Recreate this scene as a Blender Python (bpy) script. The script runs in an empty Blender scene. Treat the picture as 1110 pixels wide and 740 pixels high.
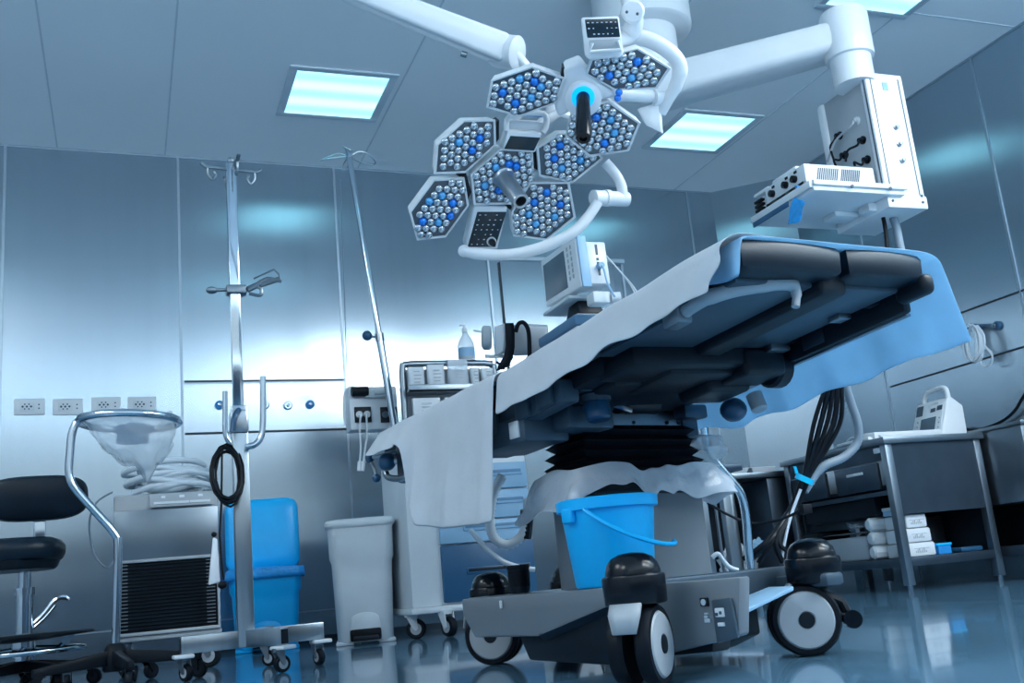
# An operating theatre: tilted table in the middle, surgical lights above, steel walls.
EXPO, LAMP, BRIGHT, SIDE_FILL, WORLD, UP_GLOW = 0.22, 1.45, 21.0, 14.0, .75, 6.0
import bpy, bmesh, math, random
from mathutils import Vector, Matrix, noise
random.seed(7)
C = bpy.context.scene.collection
scene = bpy.context.scene
V = Vector
PI = math.pi

# ------------------------------------------------------------------ camera
FPX = 1110.0
EYE = V((0, 0, .26))
AZ, PT, RL = math.radians(68.7), math.radians(13.2), math.radians(5.4)
FW = V((math.cos(AZ)*math.cos(PT), math.sin(AZ)*math.cos(PT), math.sin(PT)))
_r = V((math.sin(AZ), -math.cos(AZ), 0)); _u = _r.cross(FW)
RT = _r*math.cos(RL) - _u*math.sin(RL)
UP = _u*math.cos(RL) + _r*math.sin(RL)
cd = bpy.data.cameras.new('camera'); cam = bpy.data.objects.new('camera', cd); C.objects.link(cam)
cd.sensor_width = 36; cd.lens = 36*FPX/1110; cd.clip_start = .02
cam.matrix_world = Matrix((( RT.x, UP.x, -FW.x, EYE.x), (RT.y, UP.y, -FW.y, EYE.y), (RT.z, UP.z, -FW.z, EYE.z), (0, 0, 0, 1)))
scene.camera = cam

def ray(x, y): return FW + RT*((x-555)/FPX) - UP*((y-370)/FPX)
def at_d(x, y, d): return EYE + ray(x, y)*d
def at_y(x, y, Y): r = ray(x, y); return EYE + r*(Y/r.y)
def at_x(x, y, X): r = ray(x, y); return EYE + r*(X/r.x)
def at_z(x, y, z): r = ray(x, y); return EYE + r*((z-EYE.z)/r.z)
def at_plane(x, y, p, n): r = ray(x, y); return EYE + r*((p-EYE).dot(n)/r.dot(n))

# ------------------------------------------------------------------ materials
def mat(name, col, rough=.5, metal=0., spec=.5, coat=0., emit=None, es=0., trans=0., alpha=1., bump=0., bscale=60., var=.06, vscale=6., aniso=None, ior=1.45, stretch=None, sheer=0.):
    m = bpy.data.materials.new(name); m.use_nodes = True
    nt = m.node_tree; b = nt.nodes['Principled BSDF']; L = nt.links
    tc = nt.nodes.new('ShaderNodeTexCoord')
    nz = nt.nodes.new('ShaderNodeTexNoise'); nz.inputs['Scale'].default_value = vscale; nz.inputs['Detail'].default_value = 4
    src = tc.outputs['Object']
    if stretch:
        mp = nt.nodes.new('ShaderNodeMapping'); mp.inputs['Scale'].default_value = stretch
        L.new(src, mp.inputs['Vector']); src = mp.outputs['Vector']
    L.new(src, nz.inputs['Vector'])
    rmp = nt.nodes.new('ShaderNodeValToRGB')
    a = [max(0, c*(1-var)) for c in col]; z = [min(1, c*(1+var)) for c in col]
    rmp.color_ramp.elements[0].color = (*a, 1); rmp.color_ramp.elements[0].position = .3
    rmp.color_ramp.elements[1].color = (*z, 1); rmp.color_ramp.elements[1].position = .7
    L.new(nz.outputs['Fac'], rmp.inputs['Fac']); L.new(rmp.outputs['Color'], b.inputs['Base Color'])
    b.inputs['Roughness'].default_value = rough; b.inputs['Metallic'].default_value = metal
    b.inputs['Specular IOR Level'].default_value = spec; b.inputs['Coat Weight'].default_value = coat
    b.inputs['IOR'].default_value = ior
    b.inputs['Transmission Weight'].default_value = trans; b.inputs['Alpha'].default_value = alpha
    if emit:
        b.inputs['Emission Color'].default_value = (*emit, 1); b.inputs['Emission Strength'].default_value = es
    if bump:
        n2 = nt.nodes.new('ShaderNodeTexNoise'); n2.inputs['Scale'].default_value = bscale; n2.inputs['Detail'].default_value = 3
        L.new(src, n2.inputs['Vector'])
        bp = nt.nodes.new('ShaderNodeBump'); bp.inputs['Strength'].default_value = bump; bp.inputs['Distance'].default_value = .01
        L.new(n2.outputs['Fac'], bp.inputs['Height']); L.new(bp.outputs['Normal'], b.inputs['Normal'])
    if sheer:      # thin cloth lets some light through
        tr = nt.nodes.new('ShaderNodeBsdfTranslucent'); mx = nt.nodes.new('ShaderNodeMixShader'); mx.inputs[0].default_value = sheer
        L.new(rmp.outputs['Color'], tr.inputs['Color']); L.new(b.outputs[0], mx.inputs[1]); L.new(tr.outputs[0], mx.inputs[2])
        L.new(mx.outputs[0], nt.nodes['Material Output'].inputs['Surface'])
    if aniso:
        ge = nt.nodes.new('ShaderNodeNewGeometry'); cr = nt.nodes.new('ShaderNodeVectorMath'); cr.operation = 'CROSS_PRODUCT'
        cr.inputs[1].default_value = (0, 0, 1)
        L.new(ge.outputs['Normal'], cr.inputs[0]); L.new(cr.outputs[0], b.inputs['Tangent'])
        b.inputs['Anisotropic'].default_value = aniso
    return m

M = {}
M['wall'] = mat('brushed_wall_steel', (.435, .52, .585), .24, 1., var=.02, vscale=1.1, aniso=.80, stretch=(14, 14, .25))
M['seam'] = mat('wall_seam', (.42, .50, .57), .35, .9)
M['darkseam'] = mat('dark_joint', (.02, .035, .05), .5)
M['ceiling'] = mat('ceiling_panel', (.88, .92, .95), .55, var=.03, vscale=.8)
M['joint'] = mat('ceiling_joint', (.62, .69, .75), .6)
M['floor'] = mat('epoxy_floor', (.11, .24, .36), .10, 0, spec=.6, coat=.35, var=.14, vscale=2.2, bump=.02, bscale=3.)
M['lightframe'] = mat('light_frame', (.55, .64, .72), .4)
M['white'] = mat('white_enamel', (.71, .75, .79), .32, coat=.2, var=.03)
M['grey'] = mat('grey_plastic', (.37, .415, .455), .4, var=.04)
M['ivory'] = mat('pale_plastic', (.66, .71, .75), .4, var=.04)
M['steel'] = mat('steel', (.42, .47, .51), .28, 1., var=.08, vscale=3, stretch=(10, 10, 1))
M['satin'] = mat('satin_steel', (.25, .295, .335), .36, 1., var=.08, vscale=4)
M['chrome'] = mat('chrome', (.62, .70, .77), .12, 1.)
M['basegrey'] = mat('base_grey_paint', (.175, .205, .235), .35, coat=.15, var=.03)
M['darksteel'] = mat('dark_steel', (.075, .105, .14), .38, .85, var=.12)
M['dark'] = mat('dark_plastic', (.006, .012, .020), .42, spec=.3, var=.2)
M['black'] = mat('black_rubber', (.003, .006, .011), .5, spec=.22, var=.2)
M['gloss'] = mat('black_gloss', (.003, .006, .011), .22, spec=.35)
M['vinyl'] = mat('black_vinyl', (.004, .012, .023), .36, spec=.32, bump=.05, bscale=250)
M['slate'] = mat('slate_plate', (.055, .09, .125), .42, .3, var=.08)
M['blue'] = mat('bright_blue_plastic', (.0, .48, 1.), .38, coat=.1, var=.05)
M['bluebag'] = mat('blue_film', (.03, .38, .88), .25, var=.15, vscale=20, bump=.5, bscale=40)
M['navy'] = mat('navy_panel', (.018, .09, .19), .4, var=.06)
M['paleblue'] = mat('pale_blue_panel', (.26, .45, .63), .4, var=.05)
M['midblue'] = mat('mid_blue_plastic', (.10, .22, .36), .4, var=.05)
M['knob'] = mat('blue_knob', (.012, .07, .15), .3, coat=.3)
M['accent'] = mat('blue_accent', (.02, .25, .62), .35)
M['cyan'] = mat('cyan_tie', (.0, .55, .9), .4)
M['cloth'] = mat('white_drape', (.70, .74, .78), .9, spec=.1, bump=.12, bscale=90, var=.04, vscale=9, sheer=.25)
M['bluecloth'] = mat('blue_drape', (.42, .65, .82), .9, spec=.1, bump=.12, bscale=70, var=.06, vscale=8, sheer=.62)
M['film'] = mat('clear_film', (.75, .83, .9), .2, trans=0., alpha=.38, spec=.8, bump=.8, bscale=30)
M['haze'] = mat('milky_film', (.74, .82, .9), .22, alpha=.62, spec=.8, bump=1., bscale=22)
M['clear'] = mat('clear_tube', (.72, .8, .87), .2, alpha=.6, spec=.8)
M['hose'] = mat('white_hose', (.55, .63, .70), .45, var=.06)
M['greyhose'] = mat('grey_hose', (.20, .26, .32), .45)
M['screen'] = mat('dark_screen', (.10, .145, .185), .25, spec=.5)
M['panel'] = mat('control_panel', (.010, .024, .036), .22)
M['icon'] = mat('icon_print', (.50, .60, .68), .5)
M['ink'] = mat('ink_print', (.06, .09, .12), .5)
M['lens'] = mat('lens_glass', (.52, .58, .63), .10, .8, coat=.8)
M['bluelens'] = mat('blue_lens_glass', (.01, .23, .85), .12, .35, coat=.6)
M['cup'] = mat('lens_cup', (.10, .13, .16), .35, .8)
M['palelens'] = mat('pale_blue_lens_glass', (.10, .42, .80), .12, .35, coat=.6)
M['bluelight'] = mat('blue_ring_light', (.0, .3, .9), .4, emit=(.0, .33, 1.), es=1.2)

def light_material(LAMP, lo=(.22, .74, .92, 1), hi=(.48, .93, 1, 1)):
    m = bpy.data.materials.new('lamp_diffuser'); m.use_nodes = True
    nt = m.node_tree; b = nt.nodes['Principled BSDF']; L = nt.links
    tc = nt.nodes.new('ShaderNodeTexCoord'); sp = nt.nodes.new('ShaderNodeSeparateXYZ'); L.new(tc.outputs['Object'], sp.inputs[0])
    mu = nt.nodes.new('ShaderNodeMath'); mu.operation = 'MULTIPLY'; mu.inputs[1].default_value = 2*PI*3/.64; L.new(sp.outputs['Y'], mu.inputs[0])
    co = nt.nodes.new('ShaderNodeMath'); co.operation = 'COSINE'; L.new(mu.outputs[0], co.inputs[0])
    ma = nt.nodes.new('ShaderNodeMath'); ma.operation = 'MULTIPLY_ADD'; ma.inputs[1].default_value = -.5; ma.inputs[2].default_value = .5; L.new(co.outputs[0], ma.inputs[0])
    rp = nt.nodes.new('ShaderNodeValToRGB'); L.new(ma.outputs[0], rp.inputs['Fac'])
    rp.color_ramp.elements[0].color = lo; rp.color_ramp.elements[1].color = hi   # three tubes behind the diffuser
    L.new(rp.outputs['Color'], b.inputs['Emission Color']); b.inputs['Emission Strength'].default_value = LAMP
    b.inputs['Base Color'].default_value = (.7, .8, .85, 1); b.inputs['Roughness'].default_value = .5
    return m
M['diffuser'] = light_material(LAMP)
M['side_fill'] = light_material(SIDE_FILL, (.87, .96, 1, 1), (.90, .97, 1, 1))
M['bright'] = light_material(BRIGHT, (.86, .95, 1, 1), (.89, .97, 1, 1))

# ------------------------------------------------------------------ mesh builder
class MB:
    def __init__(s): s.v = []; s.f = []
    def add(s, vs, fs, mtx=None):
        o = len(s.v)
        s.v += [ (mtx @ V(p)) if mtx else V(p) for p in vs ]
        s.f += [tuple(i+o for i in f) for f in fs]
        return s
    def addbm(s, bm, mtx=None):
        bm.verts.ensure_lookup_table(); bm.verts.index_update()
        s.add([v.co.copy() for v in bm.verts], [[v.index for v in f.verts] for f in bm.faces], mtx); bm.free(); return s
    def box(s, lo, hi, bev=0., seg=2, mtx=None):
        bm = bmesh.new(); bmesh.ops.create_cube(bm, size=1)
        lo, hi = V(lo), V(hi)
        for v in bm.verts: v.co = V(((lo[i]+hi[i])/2 + v.co[i]*(hi[i]-lo[i]) for i in range(3)))
        if bev: bmesh.ops.bevel(bm, geom=list(bm.edges), offset=min(bev, .45*min(abs(hi[i]-lo[i]) for i in range(3))), segments=seg, profile=.5, affect='EDGES')
        return s.addbm(bm, mtx)
    def hexa(s, p, bev=0., seg=2):
        """box from eight corners: four of one face then the four facing them"""
        bm = bmesh.new(); vs = [bm.verts.new(V(q)) for q in p]
        for f in ((0,1,2,3),(7,6,5,4),(0,4,5,1),(1,5,6,2),(2,6,7,3),(3,7,4,0)): bm.faces.new([vs[i] for i in f])
        bmesh.ops.recalc_face_normals(bm, faces=list(bm.faces))
        if bev: bmesh.ops.bevel(bm, geom=list(bm.edges), offset=bev, segments=seg, profile=.5, affect='EDGES')
        return s.addbm(bm)
    def prism(s, pts, off, bev=0., seg=2, taper=1.):
        """polygon of 3-D points pushed along the vector off"""
        off = V(off); n = len(pts); c = sum((V(p) for p in pts), V())/n
        bm = bmesh.new(); a = [bm.verts.new(V(p)) for p in pts]; b = [bm.verts.new(c+(V(p)-c)*taper+off) for p in pts]
        bm.faces.new(a); bm.faces.new(b[::-1])
        for i in range(n): bm.faces.new((a[i], b[i], b[(i+1) % n], a[(i+1) % n]))
        bmesh.ops.recalc_face_normals(bm, faces=list(bm.faces))
        if bev: bmesh.ops.bevel(bm, geom=list(bm.edges), offset=bev, segments=seg, profile=.5, affect='EDGES')
        return s.addbm(bm)
    def tube(s, pts, r, n=10, closed=False, smooth=0, cap=True):
        pts = [V(p) for p in pts]
        if smooth: pts = spline(pts, smooth, closed)
        m = len(pts); rr = r if isinstance(r, (list, tuple)) else [r]*m
        if len(rr) != m: rr = [rr[min(len(rr)-1, int(i*len(rr)/m))] for i in range(m)]
        tg = []
        for i in range(m):
            a = pts[(i-1) % m] if closed or i else pts[0]; b = pts[(i+1) % m] if closed or i < m-1 else pts[-1]
            d = b-a; tg.append(d.normalized() if d.length > 1e-9 else V((0, 0, 1)))
        up = V((0, 0, 1)) if abs(tg[0].z) < .9 else V((1, 0, 0))
        nx = tg[0].cross(up).normalized(); vs = []
        for i in range(m):
            nx = (nx - tg[i]*nx.dot(tg[i])).normalized(); ny = tg[i].cross(nx)
            for k in range(n):
                a = 2*PI*k/n; vs.append(pts[i] + (nx*math.cos(a)+ny*math.sin(a))*rr[i])
        fs = [(i*n+k, i*n+(k+1) % n, ((i+1) % m)*n+(k+1) % n, ((i+1) % m)*n+k) for i in range(m if closed else m-1) for k in range(n)]
        if cap and not closed: fs += [tuple(range(n))[::-1], tuple(range((m-1)*n, m*n))]
        return s.add(vs, fs)
    def lathe(s, prof, o=(0, 0, 0), ax=(0, 0, 1), n=24, sx=1., arc=None):
        """profile of (radius, height) turned about the axis ax through o"""
        ax = V(ax).normalized(); up = V((0, 0, 1)) if abs(ax.z) < .9 else V((1, 0, 0))
        x = up.cross(ax).normalized(); y = ax.cross(x); vs = []; o = V(o)
        for r, h in prof:
            for k in range(n):
                a = 2*PI*k/n; vs.append(o + ax*h + (x*math.cos(a)*sx + y*math.sin(a))*r)
        m = len(prof)
        fs = [(i*n+k, i*n+(k+1) % n, (i+1)*n+(k+1) % n, (i+1)*n+k) for i in range(m-1) for k in range(n)]
        fs += [tuple(range(n))[::-1], tuple(range((m-1)*n, m*n))]
        return s.add(vs, fs)
    def cyl(s, a, b, r, r2=None, n=18):
        a, b = V(a), V(b); d = b-a; return s.lathe([(r, 0), (r if r2 is None else r2, d.length)], a, d, n)
    def ball(s, c, r, n=14, sc=(1, 1, 1)):
        bm = bmesh.new(); bmesh.ops.create_uvsphere(bm, u_segments=n, v_segments=max(6, n//2+1), radius=1)
        return s.addbm(bm, Matrix.Translation(V(c)) @ Matrix.Diagonal((r*sc[0], r*sc[1], r*sc[2], 1)))
    def grid(s, rows, closed=False):
        """rows of points -> quads"""
        m, n = len(rows), len(rows[0]); vs = [p for r in rows for p in r]
        return s.add(vs, [(i*n+k, i*n+(k+1) % n, (i+1)*n+(k+1) % n, (i+1)*n+k) for i in range(m-1) for k in range(n if closed else n-1)])
    def loft(s, rings):
        s.grid(rings, True); n = len(rings[0]); o = len(s.v)-n*len(rings)
        s.f += [tuple(o+k for k in range(n))[::-1], tuple(o+n*(len(rings)-1)+k for k in range(n))]; return s
    def build(s, name, m, parent=None, local=False, sharp=38, solid=0., sub=0):
        me = bpy.data.meshes.new(name); vs = s.v
        if parent is not None and not local:
            inv = world(parent).inverted(); vs = [inv @ p for p in vs]
        me.from_pydata([tuple(p) for p in vs], [], s.f); me.validate()
        bm = bmesh.new(); bm.from_mesh(me); bmesh.ops.recalc_face_normals(bm, faces=list(bm.faces)); bm.to_mesh(me); bm.free()
        for p in me.polygons: p.use_smooth = True
        me.set_sharp_from_angle(angle=math.radians(sharp))
        me.materials.append(M[m] if isinstance(m, str) else m)
        o = bpy.data.objects.new(name, me); C.objects.link(o)
        if parent is not None: o.parent = parent
        if solid:
            md = o.modifiers.new('thickness', 'SOLIDIFY'); md.thickness = solid; md.offset = 0
        if sub:
            md = o.modifiers.new('smooth', 'SUBSURF'); md.levels = sub; md.render_levels = sub
        return o

def world(o):
    m = Matrix.LocRotScale(o.location, o.rotation_euler, o.scale)
    return world(o.parent) @ m if o.parent else m
def spline(p, k, closed=False):
    out = []; n = len(p)
    for i in range(n if closed else n-1):
        if closed: a, b, c, d = p[(i-1) % n], p[i], p[(i+1) % n], p[(i+2) % n]
        else: a, b, c, d = p[max(i-1, 0)], p[i], p[i+1], p[min(i+2, n-1)]
        for j in range(k):
            t = j/k
            out.append(.5*((2*b) + (c-a)*t + (2*a-5*b+4*c-d)*t*t + (3*b-a-3*c+d)*t**3))
    if not closed: out.append(p[-1])
    return out
def tag(o, label, cat, group=None, kind=None):
    o['label'] = label; o['category'] = cat
    if group: o['group'] = group
    if kind: o['kind'] = kind
    return o
def thing(name, label, cat, loc=(0, 0, 0), rz=0., group=None):
    o = bpy.data.objects.new(name, None); C.objects.link(o); o.empty_display_size = .1
    o.location = loc; o.rotation_euler = (0, 0, rz)
    return tag(o, label, cat, group)
def struct(name, mb, m, parent=None, **k):
    o = mb.build(name, m, parent, **k)
    if parent is None: o['kind'] = 'structure'
    return o
def copy_tree(o, parent=None):
    c = o.copy(); C.objects.link(c)
    if parent is not None: c.parent = parent
    for ch in [q for q in o.children]: copy_tree(ch, c)
    return c
def frame(n, up=V((0, 0, 1))):
    n = V(n).normalized(); x = up.cross(n).normalized(); return x, n.cross(x), n
# ------------------------------------------------------------------ the room
CZ = 3.39
def wb(x): return 7.02 + .031*x                    # back wall runs very slightly away to the right
X0, XC, XR, Y0, YK = -3.6, 4.77, 5.28, -3.2, 6.735
mb = MB(); mb.box((X0-.3, Y0-.3, -.1), (5.9, 7.5, 0)); struct('floor', mb, 'floor')
mb = MB(); mb.box((X0-.3, Y0-.3, CZ), (5.9, 7.5, CZ+.1)); struct('ceiling', mb, 'ceiling')
T = .12
def wall(name, a, b):
    a, b = V((*a, 0)), V((*b, 0)); n = (b-a).cross(V((0, 0, 1))).normalized()*T
    m_ = MB(); q = [a, b, b+n, a+n]; z = V((0, 0, CZ))
    m_.hexa(q+[p+z for p in q]); return struct(name, m_, 'wall')
wall('wall_back', (XC, wb(XC)), (X0, wb(X0)))
wall('wall_corner', (XR, YK), (XC, wb(XC)))
wall('wall_right', (XR+.10, Y0), (XR, YK))

def xr(y): return XR + .10*(YK-y)/(YK-Y0)
for name, a, b, h in (('wall_left', (X0, wb(X0)), (X0, Y0), CZ), ('wall_front', (X0, Y0), (XR+.10, Y0), 1.2)):   # unseen walls; front one cut low to let fill in and darken reflections
    a, b = V((*a, 0)), V((*b, 0)); n = (b-a).cross(V((0, 0, 1))).normalized()*T; m_ = MB(); q = [a, b, b+n, a+n]; m_.hexa(q+[p+V((0, 0, h)) for p in q]); struct(name, m_, 'grey' if h > 2 else 'darksteel')
tn = [0]
def strip(a, b, w, m='seam', d=.006):
    """thin raised trim between two points lying on a wall"""
    a, b = V(a), V(b); tn[0] += 1
    n = V((-1, .0, 0)) if a.x > 5.2 else (V((-.65, -.76, 0)) if a.x > 4.8 and b.x > 4.8 else V((0, -1, 0)))
    t = (b-a).normalized(); s = t.cross(n).normalized()*w/2; n = n*d
    m_ = MB(); m_.hexa([a-s+n*.0, b-s, b+s, a+s, a-s+n, b-s+n, b+s+n, a+s+n]); return struct('trim_%d' % tn[0], m_, m)
def bwp(x, z): return (x, wb(x), z)
for x in (-2.0, -.735, .355, 1.46, 4.52): strip(bwp(x, 0.02), bwp(x, CZ-.001), .016)
for x in (.355,): pass
strip(bwp(.37, 1.765), bwp(1.45, 1.765), .014, 'darkseam'); strip(bwp(.37, 1.412), bwp(1.45, 1.412), .014, 'darkseam')
strip(bwp(.37, 1.753), bwp(1.45, 1.753), .010)
strip(bwp(-3.5, .02), bwp(4.7, .02), .04, 'darkseam')
strip(bwp(-3.5, .20), bwp(4.7, .20), .010)
strip(bwp(-3.5, CZ-.008), bwp(4.75, CZ-.008), .014)
for y in (6.02, 4.70, 3.3, 1.9):
    strip((xr(y), y, .02), (xr(y), y, CZ-.001), .018)
for z in (1.752, 1.405): strip((xr(5.98), 5.98, z), (xr(1.9), 1.9, z), .012, 'darkseam')
strip((xr(6.7), 6.7, CZ-.008), (xr(0), 0, CZ-.008), .014)

# tall hatch framed in the back wall behind the monitor
dr = bpy.data.objects.new('door_1', None); C.objects.link(dr); dr['kind'] = 'structure'; dr.location = (3.2, wb(3.2), 0)
dx0, dx1, dz = 2.63, 3.80, 2.70
m_ = MB()
for x in (dx0, dx1): m_.box((x-.008, wb(x)-.012, .05), (x+.008, wb(x)+.01, dz+.02))
m_.box((dx0-.008, wb(dx0)-.012, dz), (dx1+.008, wb(dx0)+.04, dz+.03)); m_.build('door_frame', 'seam', dr)
m_ = MB()
for x in (dx0+.09, dx1-.09): m_.box((x-.006, wb(x)-.012, .05), (x+.006, wb(x)+.01, dz-.02))
m_.build('door_joint', 'darkseam', dr)
m_ = MB(); m_.box((dx0+.1, wb(dx0)-.006, .05), (dx1-.1, wb(dx0)+.03, dz-.01)); m_.build('door_leaf', 'wall', dr)

# ceiling joints and panels of light
def cj(a, b, w=.010):
    a, b = V((*a, CZ)), V((*b, CZ)); t = (b-a).normalized(); s = t.cross(V((0, 0, 1)))*w/2; n = V((0, 0, -.003)); tn[0] += 1
    m_ = MB(); m_.hexa([a-s, b-s, b+s, a+s, a-s+n, b-s+n, b+s+n, a+s+n]); struct('trim_%d' % tn[0], m_, 'joint')
for x in (-1.86, -.42, .27, 1.645, 3.03, 4.40): cj((x, Y0), (x, wb(x)))
for y in (-1, 1.6, 4.32): cj((X0, y), (5.3, y))

def ceiling_light(x, y, label, ang=0., h=.285, m='diffuser'):
    t = thing('ceiling_light', label, 'ceiling light', (x, y, CZ), ang, 'square ceiling lights')
    m_ = MB()
    for lo, hi in (((-h-.05, -h-.05, -.012), (h+.05, -h, 0)), ((-h-.05, h, -.012), (h+.05, h+.05, 0)), ((-h-.05, -h, -.012), (-h, h, 0)), ((h, -h, -.012), (h+.05, h, 0))): m_.box(lo, hi, .003)
    m_.build('light_frame', 'lightframe', t, local=True)
    m_ = MB(); m_.box((-h, -h, -.007), (h, h, 0)); m_.build('diffuser', m, t, local=True)
ceiling_light(1.27, 5.94, 'lit square ceiling panel left of the surgical lights, above the back wall')
ceiling_light(4.03, 6.06, 'lit square ceiling panel right of the surgical lights, near the room corner')
ceiling_light(4.14, 4.05, 'lit square ceiling panel at the top edge of the photo, above the ceiling pendant')
ceiling_light(1.27, 4.05, 'lit square ceiling panel above the surgical lights, out of view', m='diffuser')
ceiling_light(-1.5, 5.94, 'lit square ceiling panel over the stool, out of view')
ceiling_light(-1.5, 4.05, 'lit square ceiling panel over the ring stand, out of view')
for x, y, l in ((4.72, 1.2, 'right'), (3.45, 1.2, 'middle'), (4.72, -.8, 'rear right'), (3.45, -.8, 'rear middle'), (-2.7, 1.0, 'left'), (-2.7, 3.2, 'far left')):  # left and far left ones are fill added to brighten the drapes
    ceiling_light(x, y, 'unseen bright broad ceiling panel above the viewer, '+l, h=.55, m='side_fill' if x < 0 else 'bright')

# wall sockets and gas outlets
def socket(px, py, label):
    p = at_plane(px, py, V((0, 7.02, 0)), V((.031, -1, 0))); x, z = p.x, p.z; y = wb(x)
    t = thing('wall_socket', label, 'wall socket', (x, y, z), 0, 'white sockets on the back wall')
    m_ = MB(); m_.box((-.088, -.012, -.052), (.088, .002, .052), .006); m_.build('cover_plate', 'white', t, local=True)
    m_ = MB(); m_.box((-.055, -.016, -.028), (.028, -.010, .028), .01); m_.build('insert', 'ivory', t, local=True)
    m_ = MB()
    for cx in (-.038, -.014, .010): m_.cyl((cx, -.019, .0), (cx, -.014, 0), .007, n=8)
    for cx, cz in ((-.026, .015), (-.002, .015), (-.026, -.015), (-.002, -.015)): m_.cyl((cx, -.0185, cz), (cx, -.0105, cz), .005, n=8)
    m_.build('contact_pattern', 'ink', t, local=True)
    for cz in (.012, -.012):
        m_ = MB(); m_.cyl((.055, -.0145, cz), (.055, -.0105, cz), .005, n=8); m_.build('indicator', 'ink', t, local=True)
for px, py, s in ((32, 441, 'leftmost of the four white wall sockets'), (73.5, 441, 'white wall socket, second from the left of four'), (115, 439, 'white wall socket, third from the left of four'), (154, 438.5, 'rightmost of the four white wall sockets, beside the panel seam')):
    socket(px, py, s)
def outlet(p, n, label, col, group):
    t = thing('gas_outlet', label, 'gas outlet', p, 0, group); n = V(n)
    m_ = MB(); m_.lathe([(.030, 0), (.030, .016), (.024, .022), (.013, .022), (.013, .010), (.002, .010)], p, n, 20); m_.build('collar', col, t)
    m_ = MB(); m_.lathe([(.012, .008), (.012, .034), (.007, .036), (.007, .02), (.001, .02)], p, n, 14); m_.build('nozzle', 'chrome', t)
for px, py, c, s in ((238, 439, 'accent', 'blue ringed gas outlet left of the IV stand mast'), (287, 439, 'chrome', 'plain gas outlet just right of the IV stand mast'), (312, 439.5, 'chrome', 'plain chrome gas outlet beside the blue ringed one'), (336, 438.5, 'accent', 'blue ringed gas outlet at the right end of the steel panel')):
    p = at_plane(px, py, V((0, 7.02, 0)), V((.031, -1, 0))); outlet(p, (0, -1, 0), s, c, 'gas outlets on the back wall')
for px, py, c, s in ((1005, 380, 'knob', 'dark blue gas outlet on the right wall under the blue drape'), (1023, 375.5, 'chrome', 'chrome gas outlet left of the tubing coil on the right wall'), (1081, 353, 'knob', 'blue gas outlet above right of the tubing coil')):
    p = at_x(px, py, 5.29); p.x = xr(p.y); outlet(p, (-1, 0, 0), s, c, 'gas outlets on the right wall')
# ------------------------------------------------------------------ operating table (built in its own frame: x across, y towards the head end)
TA = math.radians(13.0)
TO = V((1.40, 2.85, 0))
TM = Matrix.Translation(TO) @ Matrix.Rotation(TA, 4, 'Z')
table = thing('operating_table', 'dark padded operating table on a grey wheeled base, tilted towards the viewer', 'operating table', TO, TA)
def zt(y, x=-.33): return .882 + .04*x - (.105*y if y < .05 else .00525+.055*(y-.05))     # the leg end rises more than the head end
SH = Matrix(((1, 0, 0, 0), (0, 1, 0, 0), (.04, -.105, 1, .882), (0, 0, 0, 1)))
SB = Matrix(((1, 0, 0, 0), (0, 1, 0, 0), (.04, -.055, 1, .8795), (0, 0, 0, 1)))    # table top coordinates: height above the tilted top
def tb(name, mb, m, parent=None, **k): return mb.build(name, m, parent or table, local=True, **k)
def tbox(lo, hi, bev=0., seg=2): return MB().box(lo, hi, bev, seg, SH)

# cushions: two leg cushions with curved outer ends, seat cushion, back cushion
def pad(x0, x1, y0, y1, h0, h1, bow=0., SH=SH):
    m_ = MB(); n = 13; top = []
    out = []
    for i in range(n):
        t = i/(n-1); out.append((x0+(x1-x0)*t, y0 - bow*math.sin(PI*t)**.8 + (.0)))
    prof = [(h0, .002), (h0+.004, .009), (h0+.010, .012), (h1-.016, .014), (h1-.005, .009), (h1, -.006)]
    rings = []
    c = V(((x0+x1)/2, (y0+y1)/2, 0))
    base = [V((x, y, 0)) for x, y in out] + [V((x1, y1, 0)), V((x0, y1, 0))]
    for h, off in prof:
        rr = []
        for p in base:
            d = V((p.x-c.x, p.y-c.y, 0)); hx, hy = abs(x1-x0)/2, abs(y1-y0)/2
            rr.append(SH @ V((p.x + off*max(-1, min(1, d.x/hx)), p.y + off*max(-1, min(1, d.y/hy)), h)))
        rings.append(rr)
    m_.loft(rings); return m_
tb('leg_cushion', pad(-.315, .0, -.93, -.38, -.074, .0, .010), 'vinyl')
tb('leg_cushion', pad(.055, .325, -.93, -.38, -.074, .0, .010), 'vinyl')
tb('seat_cushion', pad(-.30, .31, -.35, .08, -.07, -.0), 'vinyl')
tb('back_cushion', pad(-.30, .31, .12, .90, -.07, -.0, 0., SB), 'vinyl')
# steel plates under the leg cushions, black keel between them
for x0, x1 in ((-.30, -.035), (.075, .30)):
    m_ = MB(); m_.box((x0, -.89, -.085), (x1, -.37, -.066), .006, 2, SH); tb('leg_plate', m_, 'slate')
m_ = MB(); m_.box((-.03, -.91, -.108), (.07, -.3, -.02), .014, 3, SH); m_.box((-.26, -.46, -.135), (.28, -.30, -.078), .012, 2, SH); tb('keel', m_, 'dark')
# frame under the seat
m_ = MB(); m_.box((-.27, -.34, -.12), (.28, .12, -.066), .01, 2, SH); m_.box((-.20, -.30, -.14), (.30, .14, -.11), .012, 2, SH)
m_.box((-.1, -.42, -.15), (.20, -.22, -.09), .015, 2, SH)
tb('seat_frame', m_, 'dark')
m_ = MB(); m_.box((-.28, .14, -.10), (.29, .88, -.066), .01, 2, SB); tb('back_plate', m_, 'darksteel')
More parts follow.
